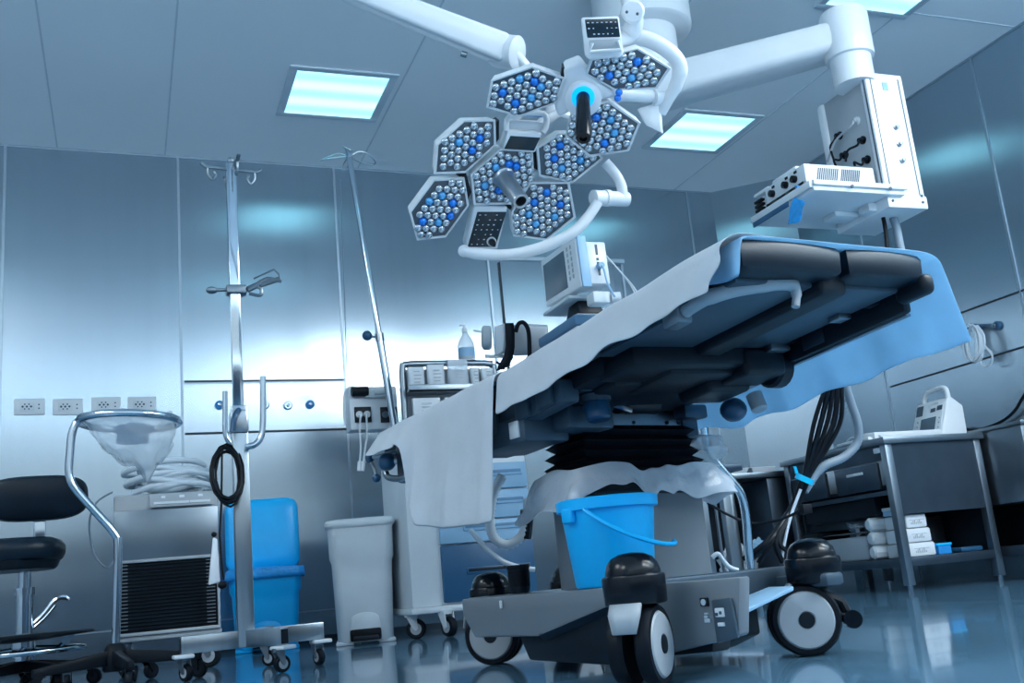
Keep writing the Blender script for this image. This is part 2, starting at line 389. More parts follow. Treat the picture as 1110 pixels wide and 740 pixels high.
# long side beams
m_ = MB(); m_.box((-.315, -.20, -.155), (-.245, .42, -.085), .012, 2, SH); m_.box((-.33, -.05, -.15), (-.31, .02, -.075), .006, 2, SH); m_.box((-.335, .12, -.155), (-.31, .22, -.08), .006, 2, SH)
m_.box((-.335, -.17, -.150), (-.31, -.10, -.08), .006, 2, SH); tb('side_beam', m_, 'slate')
m_ = MB(); m_.box((.340, -.87, -.130), (.375, -.42, -.035), .01, 2, SH); m_.box((.315, -.96, -.110), (.365, -.86, -.055), .018, 3, SH); m_.box((.30, -.80, -.08), (.35, -.76, -.04), .004, 2, SH); m_.box((.30, -.50, -.08), (.35, -.46, -.04), .004, 2, SH); tb('side_beam', m_, 'dark')
m_ = MB(); m_.box((.360, -.86, -.136), (.380, -.42, -.128), .003, 2, SH); tb('trim_strip', m_, 'satin')
m_ = MB(); m_.box((.336, -.60, -.115), (.3405, -.52, -.065), .002, 2, SH); tb('rating_plate', m_, 'darksteel')
m_ = MB(); m_.box((.24, -.74, -.10), (.29, -.70, -.083), .003, 2, SH); tb('bracket', m_, 'satin')
m_ = MB(); m_.box((.23, -.50, -.104), (.31, -.47, -.083), .003, 2, SH); tb('bracket', m_, 'satin')
# knee joint on the right: dark block with its end cheek
m_ = MB(); m_.box((.15, -.47, -.165), (.32, -.34, -.085), .018, 3, SH); m_.lathe([(.052, 0), (.06, .01), (.06, .05), (.05, .06)], SH @ V((.31, -.40, -.125)), (1, 0, 0), 20)
m_.box((.10, -.36, -.18), (.28, -.22, -.11), .018, 3, SH); tb('knee_joint', m_, 'dark')
m_ = MB(); m_.lathe([(.026, 0), (.026, .05), (.02, .056)], SH @ V((.345, -.30, -.175)), (0, -.3, -1), 14); m_.box((.30, -.36, -.15), (.37, -.24, -.13), .006, 2, SH); tb('joint_knob', m_, 'grey')
m_ = MB(); m_.ball((.31, -.24, .715), .042, 16, (1, 1, .9)); tb('blue_knob', m_, 'knob')
# rails for accessories, with clamp and grab handle at the near left corner
m_ = MB(); m_.box((-.345, -.74, -.085), (-.332, -.28, -.05), .003, 2, SH)
for y in (-.70, -.36): m_.box((-.335, y-.02, -.085), (-.30, y+.02, -.05), .003, 2, SH)
tb('accessory_rail', m_, 'satin')
m_ = MB(); m_.tube([SH @ V(p) for p in ((-.325, -.74, -.098), (-.315, -.82, -.092), (-.24, -.86, -.082), (-.12, -.885, -.078), (-.095, -.885, -.098), (-.105, -.885, -.135))], [.016, .019, .019, .017, .013, .010], 10, smooth=5); tb('grab_handle', m_, 'grey')
m_ = MB(); m_.box((-.35, -.74, -.125), (-.30, -.68, -.07), .008, 2, SH); tb('clamp', m_, 'satin')
# hinge box with pale label, under the left beam
m_ = MB(); m_.box((-.325, -.02, .655), (-.16, .33, .735), .012); m_.box((-.22, -.10, .68), (-.05, .2, .75), .01); tb('hinge_box', m_, 'slate')
m_ = MB(); m_.box((-.330, .005, .672), (-.3235, .055, .722), .002); tb('label_plate', m_, 'ivory')
# drive plate under the seat frame: grey plate, screws, motor, lever
m_ = MB(); m_.box((-.17, -.01, .70), (.31, .03, .785), .004); tb('drive_plate', m_, 'satin')
m_ = MB()
for x in (-.13, -.02, .1, .24, .29):
    for z in (.715, .755): m_.lathe([(.006, 0), (.006, .004), (.003, .005)], (x, -.01, z), (0, -1, 0), 8)
tb('screw', m_, 'dark')
m_ = MB(); m_.cyl((0, -.06, .775), (.15, -.06, .775), .042); m_.box((.06, -.08, .74), (.13, -.0, .80), .01); tb('motor', m_, 'dark')
m_ = MB(); m_.tube([(-.04, -.06, .77), (-.02, -.09, .75), (.02, -.1, .735)], .008, 8, smooth=4); m_.cyl((-.05, -.05, .775), (.0, -.05, .775), .016, n=12); tb('linkage', m_, 'steel')
m_ = MB(); m_.box((-.05, -.28, .80), (-.01, -.22, .90), .008); m_.lathe([(.04, 0), (.04, .03), (.03, .035)], (-.03, -.25, .85), (-.3, -1, 0), 16); tb('lever_post', m_, 'slate')
m_ = MB(); m_.tube([(-.035, -.27, .83), (-.035, -.28, .795), (-.01, -.30, .787), (.05, -.33, .79), (.10, -.35, .793)], [.014, .014, .011, .010, .008], 10, smooth=4); tb('release_lever', m_, 'ivory')
m_ = MB(); m_.lathe([(.034, 0), (.04, .01), (.036, .05), (.03, .056)], (-.17, -.17, .745), (0, -.1, -1), 18); tb('blue_cap', m_, 'knob')
m_ = MB(); m_.box((-.235, -.20, .77), (-.12, -.14, .80), .006); m_.lathe([(.045, 0), (.045, .02)], (-.17, -.17, .745), (0, 0, 1), 16); tb('cap_bracket', m_, 'slate')
m_ = MB(); m_.box((.30, -.02, .66), (.37, .06, .78), .01); m_.box((.26, -.08, .72), (.36, -.02, .765), .008); tb('bracket_arm', m_, 'darksteel')
# bellows round the lifting column
m_ = MB(); rings = []
cx, cy = .10, .055
n = 6
for i in range(2*n+1):
    t = i/(2*n); z = .705 - .20*t; o = (.012 if i % 2 else -.012) + .022*t
    w, d = .215+o, .085+o; rings.append([(cx-w, cy-d, z), (cx+w, cy-d, z), (cx+w, cy+d, z), (cx-w, cy+d, z)])
m_.loft(rings[::-1]); tb('bellows', m_, 'black', sharp=20)
# column cover
m_ = MB(); m_.box((cx-.25, cy-.08, .212), (cx+.245, cy+.075, .50), .014, 3); tb('column_cover', m_, 'basegrey')
m_ = MB(); m_.box((cx-.26, cy-.09, .49), (cx+.255, cy+.085, .515), .008); tb('cover_lip', m_, 'dark')
# wheeled base: side panel with cut out, recessed dark housing, deck
def side_panel(x, th, mat_):
    m_ = MB(); P = [(.462, .224), (.462, .175), (.40, .105), (.05, .105), (-.29, .178), (-.43, .178), (-.46, .055), (-.66, .085), (-.745, .10), (-.772, .226)]
    m_.prism([V((x, y, z)) for y, z in P], (th, 0, 0), .006, 2); return tb('side_panel', m_, mat_)
side_panel(-.30, .035, 'basegrey')
m_ = MB(); m_.box((.185, -.34, .10), (.215, .45, .224), .006); tb('side_panel', m_, 'satin')
m_ = MB(); m_.box((-.285, -.36, .205), (.215, .455, .226), .006); tb('deck', m_, 'satin')
m_ = MB(); m_.prism([V((-.27, y, z)) for y, z in ((.19, .10), (.15, .035), (-.25, .025), (-.36, .06), (-.36, .2), (.19, .2))], (.44, 0, 0), .008); m_.prism([V((-.268, y, z)) for y, z in ((-.30, .04), (-.62, .06), (-.66, .19), (-.30, .19))], (.06, 0, 0), .006); tb('lower_housing', m_, 'dark')
m_ = MB(); m_.hexa([(-.302, .04, .108), (-.302, -.29, .178), (-.27, -.31, .165), (-.27, .06, .09), (-.26, .04, .2), (-.26, -.29, .2), (-.25, -.31, .2), (-.25, .06, .2)]); tb('cut_out_face', m_, 'darksteel')
# end panel with the mains socket, switch and labels
m_ = MB(); m_.prism([V((-.303, y, z)) for y, z in ((-.683, .085), (-.683, .180), (-.745, .182), (-.752, .096))], (-.008, 0, 0), .003); tb('switch_panel', m_, 'slate')
m_ = MB(); m_.box((-.315, -.722, .142), (-.310, -.694, .162), .002); m_.box((-.315, -.718, .122), (-.310, -.698, .130), .001); tb('label_plate', m_, 'ivory')
m_ = MB(); m_.box((-.318, -.716, .148), (-.314, -.710, .155), .001); m_.box((-.318, -.704, .145), (-.314, -.697, .152), .001); tb('switch', m_, 'ink')
m_ = MB(); m_.box((-.308, -.667, .166), (-.301, -.642, .186), .002); tb('socket', m_, 'dark')
m_ = MB(); m_.lathe([(.0075, 0), (.0075, .003), (.0055, .003)], (-.307, -.655, .176), (-1, 0, 0), 14); m_.box((-.304, -.660, .1485), (-.301, -.648, .152)); m_.box((-.304, -.657, .140), (-.301, -.646, .146)); m_.box((-.304, -.664, .130), (-.301, -.645, .139), .001); tb('mark', m_, 'icon')
m_ = MB(); m_.box((-.308, .215, .188), (-.301, .227, .212), .003); tb('level_gauge', m_, 'ivory')
# cross beam and outrigger to the right hand wheels
m_ = MB(); m_.box((-.26, -.42, .150), (.32, -.34, .236), .008); m_.box((.19, -.60, .175), (.26, -.36, .21), .01); tb('cross_beam', m_, 'slate')
m_ = MB(); m_.hexa([(-.24, -.66, .125), (.06, -.60, .175), (.12, -.46, .175), (-.24, -.52, .125), (-.24, -.66, .135), (.06, -.60, .187), (.12, -.46, .187), (-.24, -.52, .135)], .004); tb('floor_guard', m_, 'paleblue')

def castor(x, y, ang, label=None, pedal=False, trail=0.):
    m_ = MB(); m_.lathe([(.064, .184), (.071, .186), (.073, .190), (.075, .246), (.073, .251), (.066, .254), (.065, .262), (.060, .278), (.049, .292), (.030, .301), (.004, .304)], (x, y, 0), (0, 0, 1), 36)
    m_.cyl((x, y, .16), (x, y, .20), .03); ax = V((math.cos(ang), math.sin(ang), 0))
    fw_ = V((-ax.y, ax.x, 0)); wc = V((x, y, .093))+fw_*trail
    m_.cyl(wc-ax*.05, wc+ax*.05, .017); m_.hexa([q+fw_*e for e in (-.02, .02) for q in (wc-ax*.014, wc+ax*.014, V((x, y, .19))+ax*.014, V((x, y, .19))-ax*.014)])
    c = tb('castor', m_, 'gloss')
    for s in (-1, 1):
        o = wc + ax*s*.014
        m_ = MB(); m_.lathe([(.066, 0), (.085, .0), (.093, .008), (.093, .028), (.087, .037), (.076, .038), (.075, .034), (.02, .034)], o, ax*s, 40); tb('tyre', m_, 'black', c)
        m_ = MB(); m_.lathe([(.075, .026), (.075, .035), (.070, .041), (.024, .043), (.022, .041)], o, ax*s, 40); tb('wheel_disc', m_, 'grey', c)
        m_ = MB(); m_.lathe([(.022, .035), (.021, .044), (.003, .045)], o, ax*s, 20); tb('hub_cap', m_, 'dark', c)
    m_ = MB(); a, b = V((x, y, .205))-ax*.044, V((x, y, .205))+ax*.044
    q = []
    for k, (dd, zz) in enumerate(((.07, -.012), (.088, -.035), (.098, -.075))):
        q.append([V((x, y, .20))+ax*s*(.038 if k < 2 else .028)-fw_*dd*SG(ang)+V((0, 0, zz)) for s in (-1, -.5, 0, .5, 1)])
    m_.grid(q); tb('swivel_cover', m_, 'grey', c, solid=.008)
    if pedal:
        m_ = MB(); m_.cyl(V((x, y, .085))-ax*.03+fw_*.075, V((x, y, .085))+ax*.05+fw_*.075, .024); tb('brake_pedal', m_, 'gloss', c); m_ = MB(); m_.tube([V((x, y, .15))+fw_*.02, V((x, y, .13))+fw_*.06, V((x, y, .09))+fw_*.075], .014, 8); tb('pedal_arm', m_, 'dark', c)
    return c
def SG(a): return 1
castor(-.425, -.555, math.radians(-47-13))
castor(.235, -.52, math.radians(-117-13), pedal=1, trail=-.045)
castor(-.10, .60, math.radians(-125-13))
castor(.25, .62, math.radians(-60-13))
# head end fittings: blue knobs and bent grab tube
HE = V((-.36, .74, .70))
m_ = MB(); m_.box((-.36, .62, .63), (-.28, .74, .78), .012); m_.box((-.33, .56, .60), (-.27, .66, .74), .01); m_.box((-.30, .4, .74), (-.2, .95, .78), .008); tb('head_clamp', m_, 'darksteel')
m_ = MB()
m_.tube([(-.36, .80, .735), (-.365, .81, .69), (-.365, .79, .66), (-.36, .70, .645), (-.35, .60, .655)], .012, 10, smooth=5); tb('grab_tube', m_, 'steel')
for p, r in (((-.375, .775, .712), .032), ((-.40, .86, .738), .017), ((-.385, .845, .665), .016)):
    m_ = MB(); m_.ball(p, r, 16); tb('blue_knob', m_, 'knob')
m_ = MB(); m_.cyl((-.375, .775, .712), (-.32, .72, .712), .012); m_.tube([(-.40, .86, .738), (-.39, .85, .70), (-.385, .845, .665)], .006, 8); m_.cyl((-.40, .86, .738), (-.33, .74, .75), .007); tb('spindle', m_, 'steel')
m_ = MB()
for i in range(5): m_.tube([(-.30, .58-.06*i, .73), (-.31+.02*i, .57-.06*i, .66), (-.26, .50-.05*i, .62), (-.24, .45-.04*i, .70)], .006+.001*(i % 2), 8, smooth=4)
m_.lathe([(.02, 0), (.024, .01), (.02, .06)], (-.30, .37, .62), (0, 0, 1), 14); m_.lathe([(.02, 0), (.024, .01), (.02, .05)], (-.32, .28, .60), (.2, 0, 1), 14); tb('fitting', m_, 'steel')

# ------------------------------------------------------------------ sheets on the table
def wob(p, s, a): return a*noise.noise(V(p)*s)
def sheet(name, m, rows, label, cat, solid=.004, disp=.004, sc=7., group=None):
    W = []
    for i, r in enumerate(rows):
        W.append([TM @ (V(p) + V((wob(V(p)+V((3.1, 0, 0)), sc, disp), wob(V(p)+V((0, 7.7, 0)), sc, disp*.6), wob(V(p)+V((0, 0, 9.2)), sc, disp)))) for p in r])
    o = MB().grid(W).build(name, m, None, solid=solid, sub=1); return tag(o, label, cat, group)
def lerp(tab, y):
    tab = sorted(tab)
    if y <= tab[0][0]: return tab[0][1]
    for (a, u), (b, v) in zip(tab, tab[1:]):
        if y <= b: return u + (v-u)*(y-a)/(b-a)
    return tab[-1][1]
def hang(y, xe, xh, hem, xt, lift=.012, folds=0., seed=0., n=7):
    """one cross section: from the top of the table over its edge and down to the hem"""
    z = zt(y, xe)+lift; s = -1 if xe < 0 else 1; out = [V((xt+(xe-xt)*t, y, zt(y, xt+(xe-xt)*t)+lift)) for t in (0, .3, .6, .85, .96)]
    out.append(V((xe+s*.014, y, z-.012))); zb = z-.03
    for i in range(n):
        t = i/(n-1); f = folds*t*math.sin(y*27+seed)+folds*.5*t*math.sin(y*61+seed*2)
        out.append(V((xe+s*.022+(xh-xe)*t+f, y+.2*f, zb+(hem-zb)*t)))
    return out
# long white sheet along the left side
hem = [(-.9, .85), (-.78, .842), (-.6, .822), (-.45, .803), (-.23, .769), (-.1, .752), (.03, .745), (.12, .75)]
ys = [-.935+i*.025 for i in range(40)]
def lean(r, y):
    k = max(0, 1-(y+.935)/.16); return [p+V((0, .055*k*max(0, j-5)/7+.012*k*math.sin(j*1.3), 0)) for j, p in enumerate(r)]
sheet('white_sheet', 'cloth', [lean(hang(y, -.345, -.362, lerp(hem, y)+.016*noise.noise(V((y*9, 1, 2))), .12, .014, .006, 1.), y) for y in ys], 'long white sheet along the left edge of the operating table', 'surgical drape')
# white sheet hanging low at the head end
hem = [(.05, .43), (.12, .428), (.35, .442), (.515, .465), (.53, .50), (.545, .69), (.57, .735), (.62, .75), (.70, .742), (.78, .735), (.84, .745), (.9, .76)]
ys = [.046+i*.02 for i in range(41)]
sheet('white_sheet', 'cloth', [hang(y, -.352, -.395 if y < .53 else -.405, lerp(hem, y), .12, .018, .012, 2.6, 9) for y in ys], 'white sheet hanging low over the head end of the operating table', 'surgical drape')
# pale blue sheet under the white one, falling on the right
hem = [(-1.0, .752), (-.8, .737), (-.5, .708), (-.3, .688), (-.1, .672), (.1, .69), (.2, .70)]
ys = [-.945+i*.028 for i in range(42)]
rows = []
for y in ys:
    lk = max(0, min(1, (-.76-y)/.08))
    r = hang(y, .385, .458, lerp(hem, y)+.018+.006*math.sin(y*23), -.30, .006, .010, 4., 9)
    sag = .0 if y > -.9 else -.02*math.sin(r[0].x*9)
    l = [V((-.338, y, zt(y)-.0)), V((-.346, y, zt(y)-.035)), V((-.343+.02*math.sin(y*40), y+.01, zt(y)-.075-.02*max(0, 1-(y+.945)/.15)))]
    l = [V((-.318, y, zt(y)+.004)).lerp(p, lk) if k else p.lerp(V((-.31, y, zt(y)+.005)), 1-lk) for k, p in enumerate(l)]; rows.append(l[::-1]+r)
first = [p+V((.0, -.012, -.005)) for p in rows[0]]
rows.insert(0, first)
sheet('blue_sheet', 'bluecloth', rows, 'pale blue sheet falling over the right side of the operating table', 'surgical drape')
# crumpled clear plastic wrapped round the column below the bellows
m_ = MB(); rows = []
N = 72
for j in range(9):
    t = j/8; r = []
    for i in range(N):
        a = 2*PI*i/N; ca, sa = math.cos(a), math.sin(a)
        k = 1/max(abs(ca)/(.285+.05*t), abs(sa)/(.125+.04*t))
        k *= 1+.07*noise.noise(V((ca*3, sa*3, t*2.3)))*(.4+t)
        z = .566-.070*t + .03*noise.noise(V((ca*2.5, sa*2.5, 5)))*(1+1.2*t) - (.05*t*max(0, noise.noise(V((ca*5, sa*5, 2)))))
        r.append(TM @ V((.10+ca*k, .055+sa*k, z-.07*t*max(0, -ca)**4-.05*t*max(0, ca*.8-sa*.6)**6)))
    rows.append(r)
m_.grid(rows, True); o = m_.build('plastic_cover', 'haze', None, solid=.003, sub=1, sharp=180)
tag(o, 'crumpled translucent plastic wrapped round the table column above the blue bucket', 'plastic sheet')
# clear bag dangling under the right side
m_ = MB(); rows = []
for j in range(12):
    t = j/11; r = []
    for i in range(20):
        a = 2*PI*i/20; w = .085*math.sin(PI*min(1, .15+t*.95))*(1+.35*noise.noise(V((math.cos(a)*2, math.sin(a)*2, t*4))))
        r.append(TM @ V((.36+w*math.cos(a)+.05*t, .05+1.1*w*math.sin(a)-.1*t, .69-.12*t+.02*noise.noise(V((t*5, a, 1))))))
    rows.append(r)
m_.loft(rows); o = m_.build('plastic_bag', 'film', None, sharp=180); tag(o, 'clear plastic bag hanging below the blue sheet beside the bent chrome pole', 'plastic bag')

# ------------------------------------------------------------------ bucket standing on the base
bk = TM @ V((-.188, -.19, .227))
bt = thing('bucket', 'bright blue plastic bucket standing on the table base below the plastic wrap', 'bucket', bk, TA)
m_ = MB(); m_.lathe([(.005, .0), (.104, 0), (.109, .006), (.130, .205), (.142, .207), (.143, .235), (.139, .238), (.132, .236), (.127, .20), (.104, .012), (.005, .008)], (0, 0, 0), (0, 0, 1), 48); m_.build('body', 'blue', bt, local=True)
m_ = MB(); hp = []
for i in range(17):
    a = PI*i/16; hp.append(V((-.02+.150*math.cos(PI-a)+.03, -.05-.115*math.sin(a), .212-.075*math.sin(a)-.105*(i/16)**1.3+.01)))
m_.tube(hp[1:15], .0065, 8)
m_.build('handle', 'blue', bt, local=True)
for s in (-1, 1):
    m_ = MB(); m_.box((s*.137-.010, -.022, .175), (s*.137+.010, .022, .215), .006); m_.build('handle_lug', 'blue', bt, local=True)
# ------------------------------------------------------------------ surgical lights
def lens_mesh(name, m):
    b = MB(); b.lathe([(.0138, .0), (.0133, .005), (.0108, .0095), (.0062, .0125), (.0015, .0135)], (0, 0, 0), (0, 0, 1), 12)
    o = b.build(name, m); me = o.data; bpy.data.objects.remove(o); return me
LM, LB, LP = lens_mesh('lens', 'lens'), lens_mesh('lens', 'bluelens'), lens_mesh('lens', 'palelens')
count = {}
def inside(q, poly):
    s = 1e9; n = len(poly); c = sum((p for p in poly), V((0, 0)))/n
    for i in range(n):
        a, b = poly[i], poly[(i+1) % n]; e = b-a; nn = V((-e.y, e.x)).normalized()
        if nn.dot(c-a) < 0: nn = -nn
        s = min(s, nn.dot(q-a))
    return s
def module(root, px, P, n, blues, stuff=None, skip=None, thick=.055, shift=0.):
    x, y, n = frame(n)
    pts = [at_plane(a, b, P+n*shift, n) for a, b in px]; c = sum(pts, V())/6
    big = [c+(p-c)*1.035 for p in pts]
    m_ = MB(); m_.prism([p-n*.001 for p in big], -n*thick, .004, 2, .93)
    mod = m_.build('light_module', 'white', root)
    m_ = MB()
    for i in range(6):
        a, b, a2, b2 = big[i], big[(i+1) % 6], c+(pts[i]-c)*.965, c+(pts[(i+1) % 6]-c)*.965
        m_.hexa([a-n*.004, b-n*.004, b2-n*.004, a2-n*.004, a+n*.005, b+n*.005, b2+n*.004, a2+n*.004])
    m_.build('rim', 'ivory', mod)
    m_ = MB(); m_.prism([c+(p-c)*.97+n*.0005 for p in pts], -n*.003); m_.build('reflector', 'cup', mod)
    poly = [V(((p-c).dot(x), (p-c).dot(y))) for p in pts]
    s = .0268; L = []
    ang = math.atan2(poly[1].y-poly[0].y, poly[1].x-poly[0].x)
    ex, ey = V((math.cos(ang), math.sin(ang))), V((-math.sin(ang), math.cos(ang)))
    for i in range(-7, 8):
        for j in range(-7, 8):
            q = ex*(s*(i+.5*(j % 2))) + ey*(s*.866*j)
            if inside(q, poly) > .0085 and not (skip and q.length < skip): L.append(q)
    bl = [at_plane(a, b, P+n*shift, n) for a, b in blues]; bl = [V(((p-c).dot(x), (p-c).dot(y))) for p in bl]
    pick = set()
    for b in bl: pick.add(min(range(len(L)), key=lambda k: (L[k]-b).length))
    pick = list(pick)
    mw = Matrix(((x.x, y.x, n.x, 0), (x.y, y.y, n.y, 0), (x.z, y.z, n.z, 0), (0, 0, 0, 1)))
    inv = world(mod).inverted()
    for k, q in enumerate(L):
        w = Matrix.Translation(c + x*q.x + y*q.y + n*.0015) @ mw
        if stuff is not None and k not in pick:
            stuff.add([v.co.copy() for v in LM.vertices], [list(f.vertices) for f in LM.polygons], w); continue
        o = bpy.data.objects.new('lens', (LB if pick.index(k) % 2 == 0 else LP) if k in pick else LM); C.objects.link(o); o.parent = mod
        o.matrix_local = inv @ w
        if k in pick: o['label'] = 'blue lens'
        count[root.name] = count.get(root.name, 0)+1
    return c

n1 = (-FW*.80 + RT*.30 - UP*.42).normalized(); P1 = at_d(543, 187, 3.42)
n2 = (-FW*.80 - RT*.02 - UP*.52).normalized(); P2 = at_d(632, 112, 3.28)
lamp1 = thing('surgical_light', 'lower surgical light of five hexagonal modules with a steel centre handle', 'surgical light', P1, 0, 'surgical lights over the table')
stuff = MB()
E_ = module(lamp1, [(511,189),(542,161.6),(576,163.2),(577.6,194),(553.2,220),(514.3,220.8)], P1, n1, [(533,182),(550,175),(560.5,183),(526.5,197),(536,206)], skip=.03)
module(lamp1, [(444.6,229.7),(470.5,194.9),(502.2,193.2),(507,222.4),(482.7,255.7),(452.7,258.9)], P1, n1, [(460,236),(470.5,242),(486,232),(491,216),(481,208),(466,218)])
module(lamp1, [(557,254.6),(555,229),(574.7,197.8),(615.8,197.8),(622.5,235),(592.3,259.3)], P1, n1, [(570,235),(580.6,245),(598,238),(604,223),(592,212),(577,218.6)])
module(lamp1, [(471.7,187.2),(474,157),(503,131),(535.5,130.4),(536.3,156.7),(504,186)], P1, n1, [(494,152),(512,165),(520,151)], stuff)
module(lamp1, [(585,189.8),(582.5,160.4),(607,145),(637,145),(651.8,171.6),(620.4,196.9)], P1, n1, [(607,156),(599,170.6),(609,180.7),(627,176)], stuff)
so = stuff.build('lens', 'lens', lamp1); so['kind'] = 'stuff'
bx1, by1, _ = frame(n1)
def p1(x, y, s=0.): return at_plane(x, y, P1+n1*s, n1)
def p2(x, y, s=0.): return at_plane(x, y, P2+n2*s, n2)
# back frame joining the modules
m_ = MB()
for a, b in (((543, 187), (474, 224)), ((543, 187), (588, 228)), ((543, 187), (503, 157)), ((543, 187), (616, 168)), ((543, 187), (568, 150)), ((543, 187), (526, 245))):
    m_.tube([p1(*a, -.075), p1(*b, -.075)], .026, 8)
m_.lathe([(.09, 0), (.09, .03), (.06, .06)], p1(543, 187, -.06), -n1, 24)
m_.tube([p1(560, 150, -.05), p1(606, 122, -.06), p1(622, 128, -.08)], .016, 10); m_.tube([p1(545, 160, -.05), p1(556, 128, -.06), p1(590, 100, -.10)], .018, 10)
m_.build('back_frame', 'white', lamp1)
m_ = MB()
for q in ([(577,162),(584,166),(586,186),(578,182)], [(497,188),(505,187),(511,208),(505,222)], [(545,221),(553,220),(557,230),(551,226)], [(538,132),(541,130),(541,150),(537,156)]):
    m_ = MB(); m_.prism([p1(*k, -.012) for k in q], -n1*.04); m_.build('link_bracket', 'dark', lamp1)
# centre handle
hb = p1(545, 191); hx_ = (at_d(567.5, 222, 3.285)-hb).normalized(); m_ = MB()
m_.lathe([(.034, 0), (.038, .003), (.038, .014), (.033, .02), (.0315, .03), (.0275, .165), (.026, .172), (.018, .172), (.017, .14), (.001, .14)], hb, hx_, 28); m_.build('handle', 'steel', lamp1)
m_ = MB(); m_.lathe([(.0168, .141), (.001, .1415)], hb, hx_, 16); m_.build('handle_bore', 'black', lamp1)
m_ = MB(); m_.lathe([(.045, -.004), (.045, .006), (.03, .010)], hb, n1, 24); m_.build('handle_socket', 'cup', lamp1)
# keypad below and small screen above
def keypad(root, outer, screen, pf, n, back, mat_='white', knob=None, icons=(5, 4), sm='panel', sh=.0):
    o = [pf(*q, sh) for q in outer]; m_ = MB(); m_.prism(o, -n*back, .008, 3, .9); kp = m_.build('control_unit', mat_, root)
    s = [pf(*q, sh+.002) for q in screen]; m_ = MB(); m_.prism(s, -n*.004, .002); m_.build('screen', sm, kp)
    m_ = MB(); rnd = random.Random(len(outer)+int(outer[0][0]))
    for i in range(icons[0]):
        for j in range(icons[1]):
            if rnd.random() < .2: continue
            u, v = (i+.6)/(icons[0]+.2), (j+.6)/(icons[1]+.2)
            if knob and u > .5 and v > .66: continue
            p = s[0]+(s[1]-s[0])*u+(s[3]-s[0])*v+((s[2]-s[1])-(s[3]-s[0]))*u*v
            x = (s[1]-s[0]).normalized(); y = (s[3]-s[0]).normalized(); w, h = (.0035 if rnd.random() < .6 else .006), .0008+.0012*rnd.random()
            m_.prism([p-x*w/2-y*h, p+x*w/2-y*h, p+x*w/2+y*h, p-x*w/2+y*h], n*.0012)
    if icons[0]: m_.build('key_marks', 'icon', kp)
    if knob:
        c = pf(*knob, sh+.002); m_ = MB(); m_.lathe([(.017, 0), (.017, .004), (.013, .004)], c, n, 20); m_.build('knob_ring', 'ivory', kp)
        m_ = MB(); m_.lathe([(.0125, 0), (.012, .014), (.002, .015)], c, n, 18); m_.build('knob', 'gloss', kp)
    return kp
keypad(lamp1, [(514,222),(551,223.5),(539.5,271),(503.5,270)], [(517.6,229.7),(549.2,229.7),(537,267.8),(507,267.8)], p1, n1, .06, knob=(532.5, 261.5), icons=(5, 7))
keypad(lamp1, [(551,142),(588.5,144.5),(580.5,166),(544.5,164)], [(553.6,147.3),(586,149.3),(578.9,163.5),(546.5,161.5)], p1, n1, .05, icons=(0, 0), sh=.02)
m_ = MB(); m_.tube([p1(549, 142, .0), p1(553, 126, -.02), p1(588, 123, -.02), p1(592, 136, -.01), p1(588, 144, .0)], .010, 10, smooth=4)
m_.prism([p1(*k, -.02) for k in ((553,131),(590,133),(589,145),(551,143))], -n1*.03, .006); m_.build('control_handle', 'white', lamp1)
m_ = MB(); m_.prism([p1(*k, -.018) for k in ((566,122.5),(583,122),(589,127),(570,126))], -n1*.01); m_.build('blue_window', 'accent', lamp1)
# yoke of bent white tube behind the lower light
def d(x, y, k): return at_d(x, y, k)
m_ = MB(); m_.tube([d(656,176,3.5), d(668,190,3.5), d(674,203,3.5), d(675,215,3.5)], .018, 12, smooth=5)
m_.cyl(d(643,214,3.44), d(679,216,3.52), .026); m_.lathe([(.029, 0), (.029, .02)], d(655,214.5,3.465), d(679,216,3.52)-d(643,214,3.44), 18)
m_.tube([d(648,219,3.44), d(636,237,3.43), d(618,254,3.42), d(585,269,3.42), d(550,276,3.42), d(518,275,3.42), d(502,272,3.43)], [.018, .019, .020, .020, .019, .020, .018], 12, smooth=5)
m_.ball(d(503,272,3.43), .021, 12)
m_.build('yoke', 'white', lamp1)
# spring arm rising out of view, then its drop tube from the ceiling
a0, a1 = d(372, -14, 3.5), d(546, 54, 3.66); ax = (a1-a0).normalized(); s = ax.cross(FW).normalized(); t = s.cross(ax)
m_ = MB(); q = lambda p, w, h: [p-s*w-t*h, p+s*w-t*h, p+s*w+t*h, p-s*w+t*h]
m_.hexa(q(a0, .038, .05)+q(a1, .052, .05), .016, 3); m_.build('spring_arm', 'white', lamp1)
m_ = MB(); m_.lathe([(.056, -.06), (.060, -.045), (.060, .035), (.05, .042)], a1+ax*.02, (ax*.75-FW*.62+RT*.1), 24); m_.build('arm_joint', 'white', lamp1)
m_ = MB(); m_.tube([a1+ax*.03-t*.02, a1+ax*.10+V((0, 0, -.05)), p1(600, 110, -.10), p1(575, 150, -.09)], .020, 10, smooth=5); m_.build('drop_tube', 'white', lamp1)
m_ = MB(); m_.cyl(d(500, 58, 3.6), d(506, 60, 3.6), .010)
m_.build('arm_pin', 'satin', lamp1)
b0 = a0-ax*.55; m_ = MB(); m_.tube([a0, b0, b0+V((0, 0, .1)), V((b0.x, b0.y, CZ-.04))], .045, 14); m_.lathe([(.16, 0), (.16, .04)], (b0.x, b0.y, CZ-.04), (0, 0, 1), 28); m_.build('ceiling_tube', 'white', lamp1)

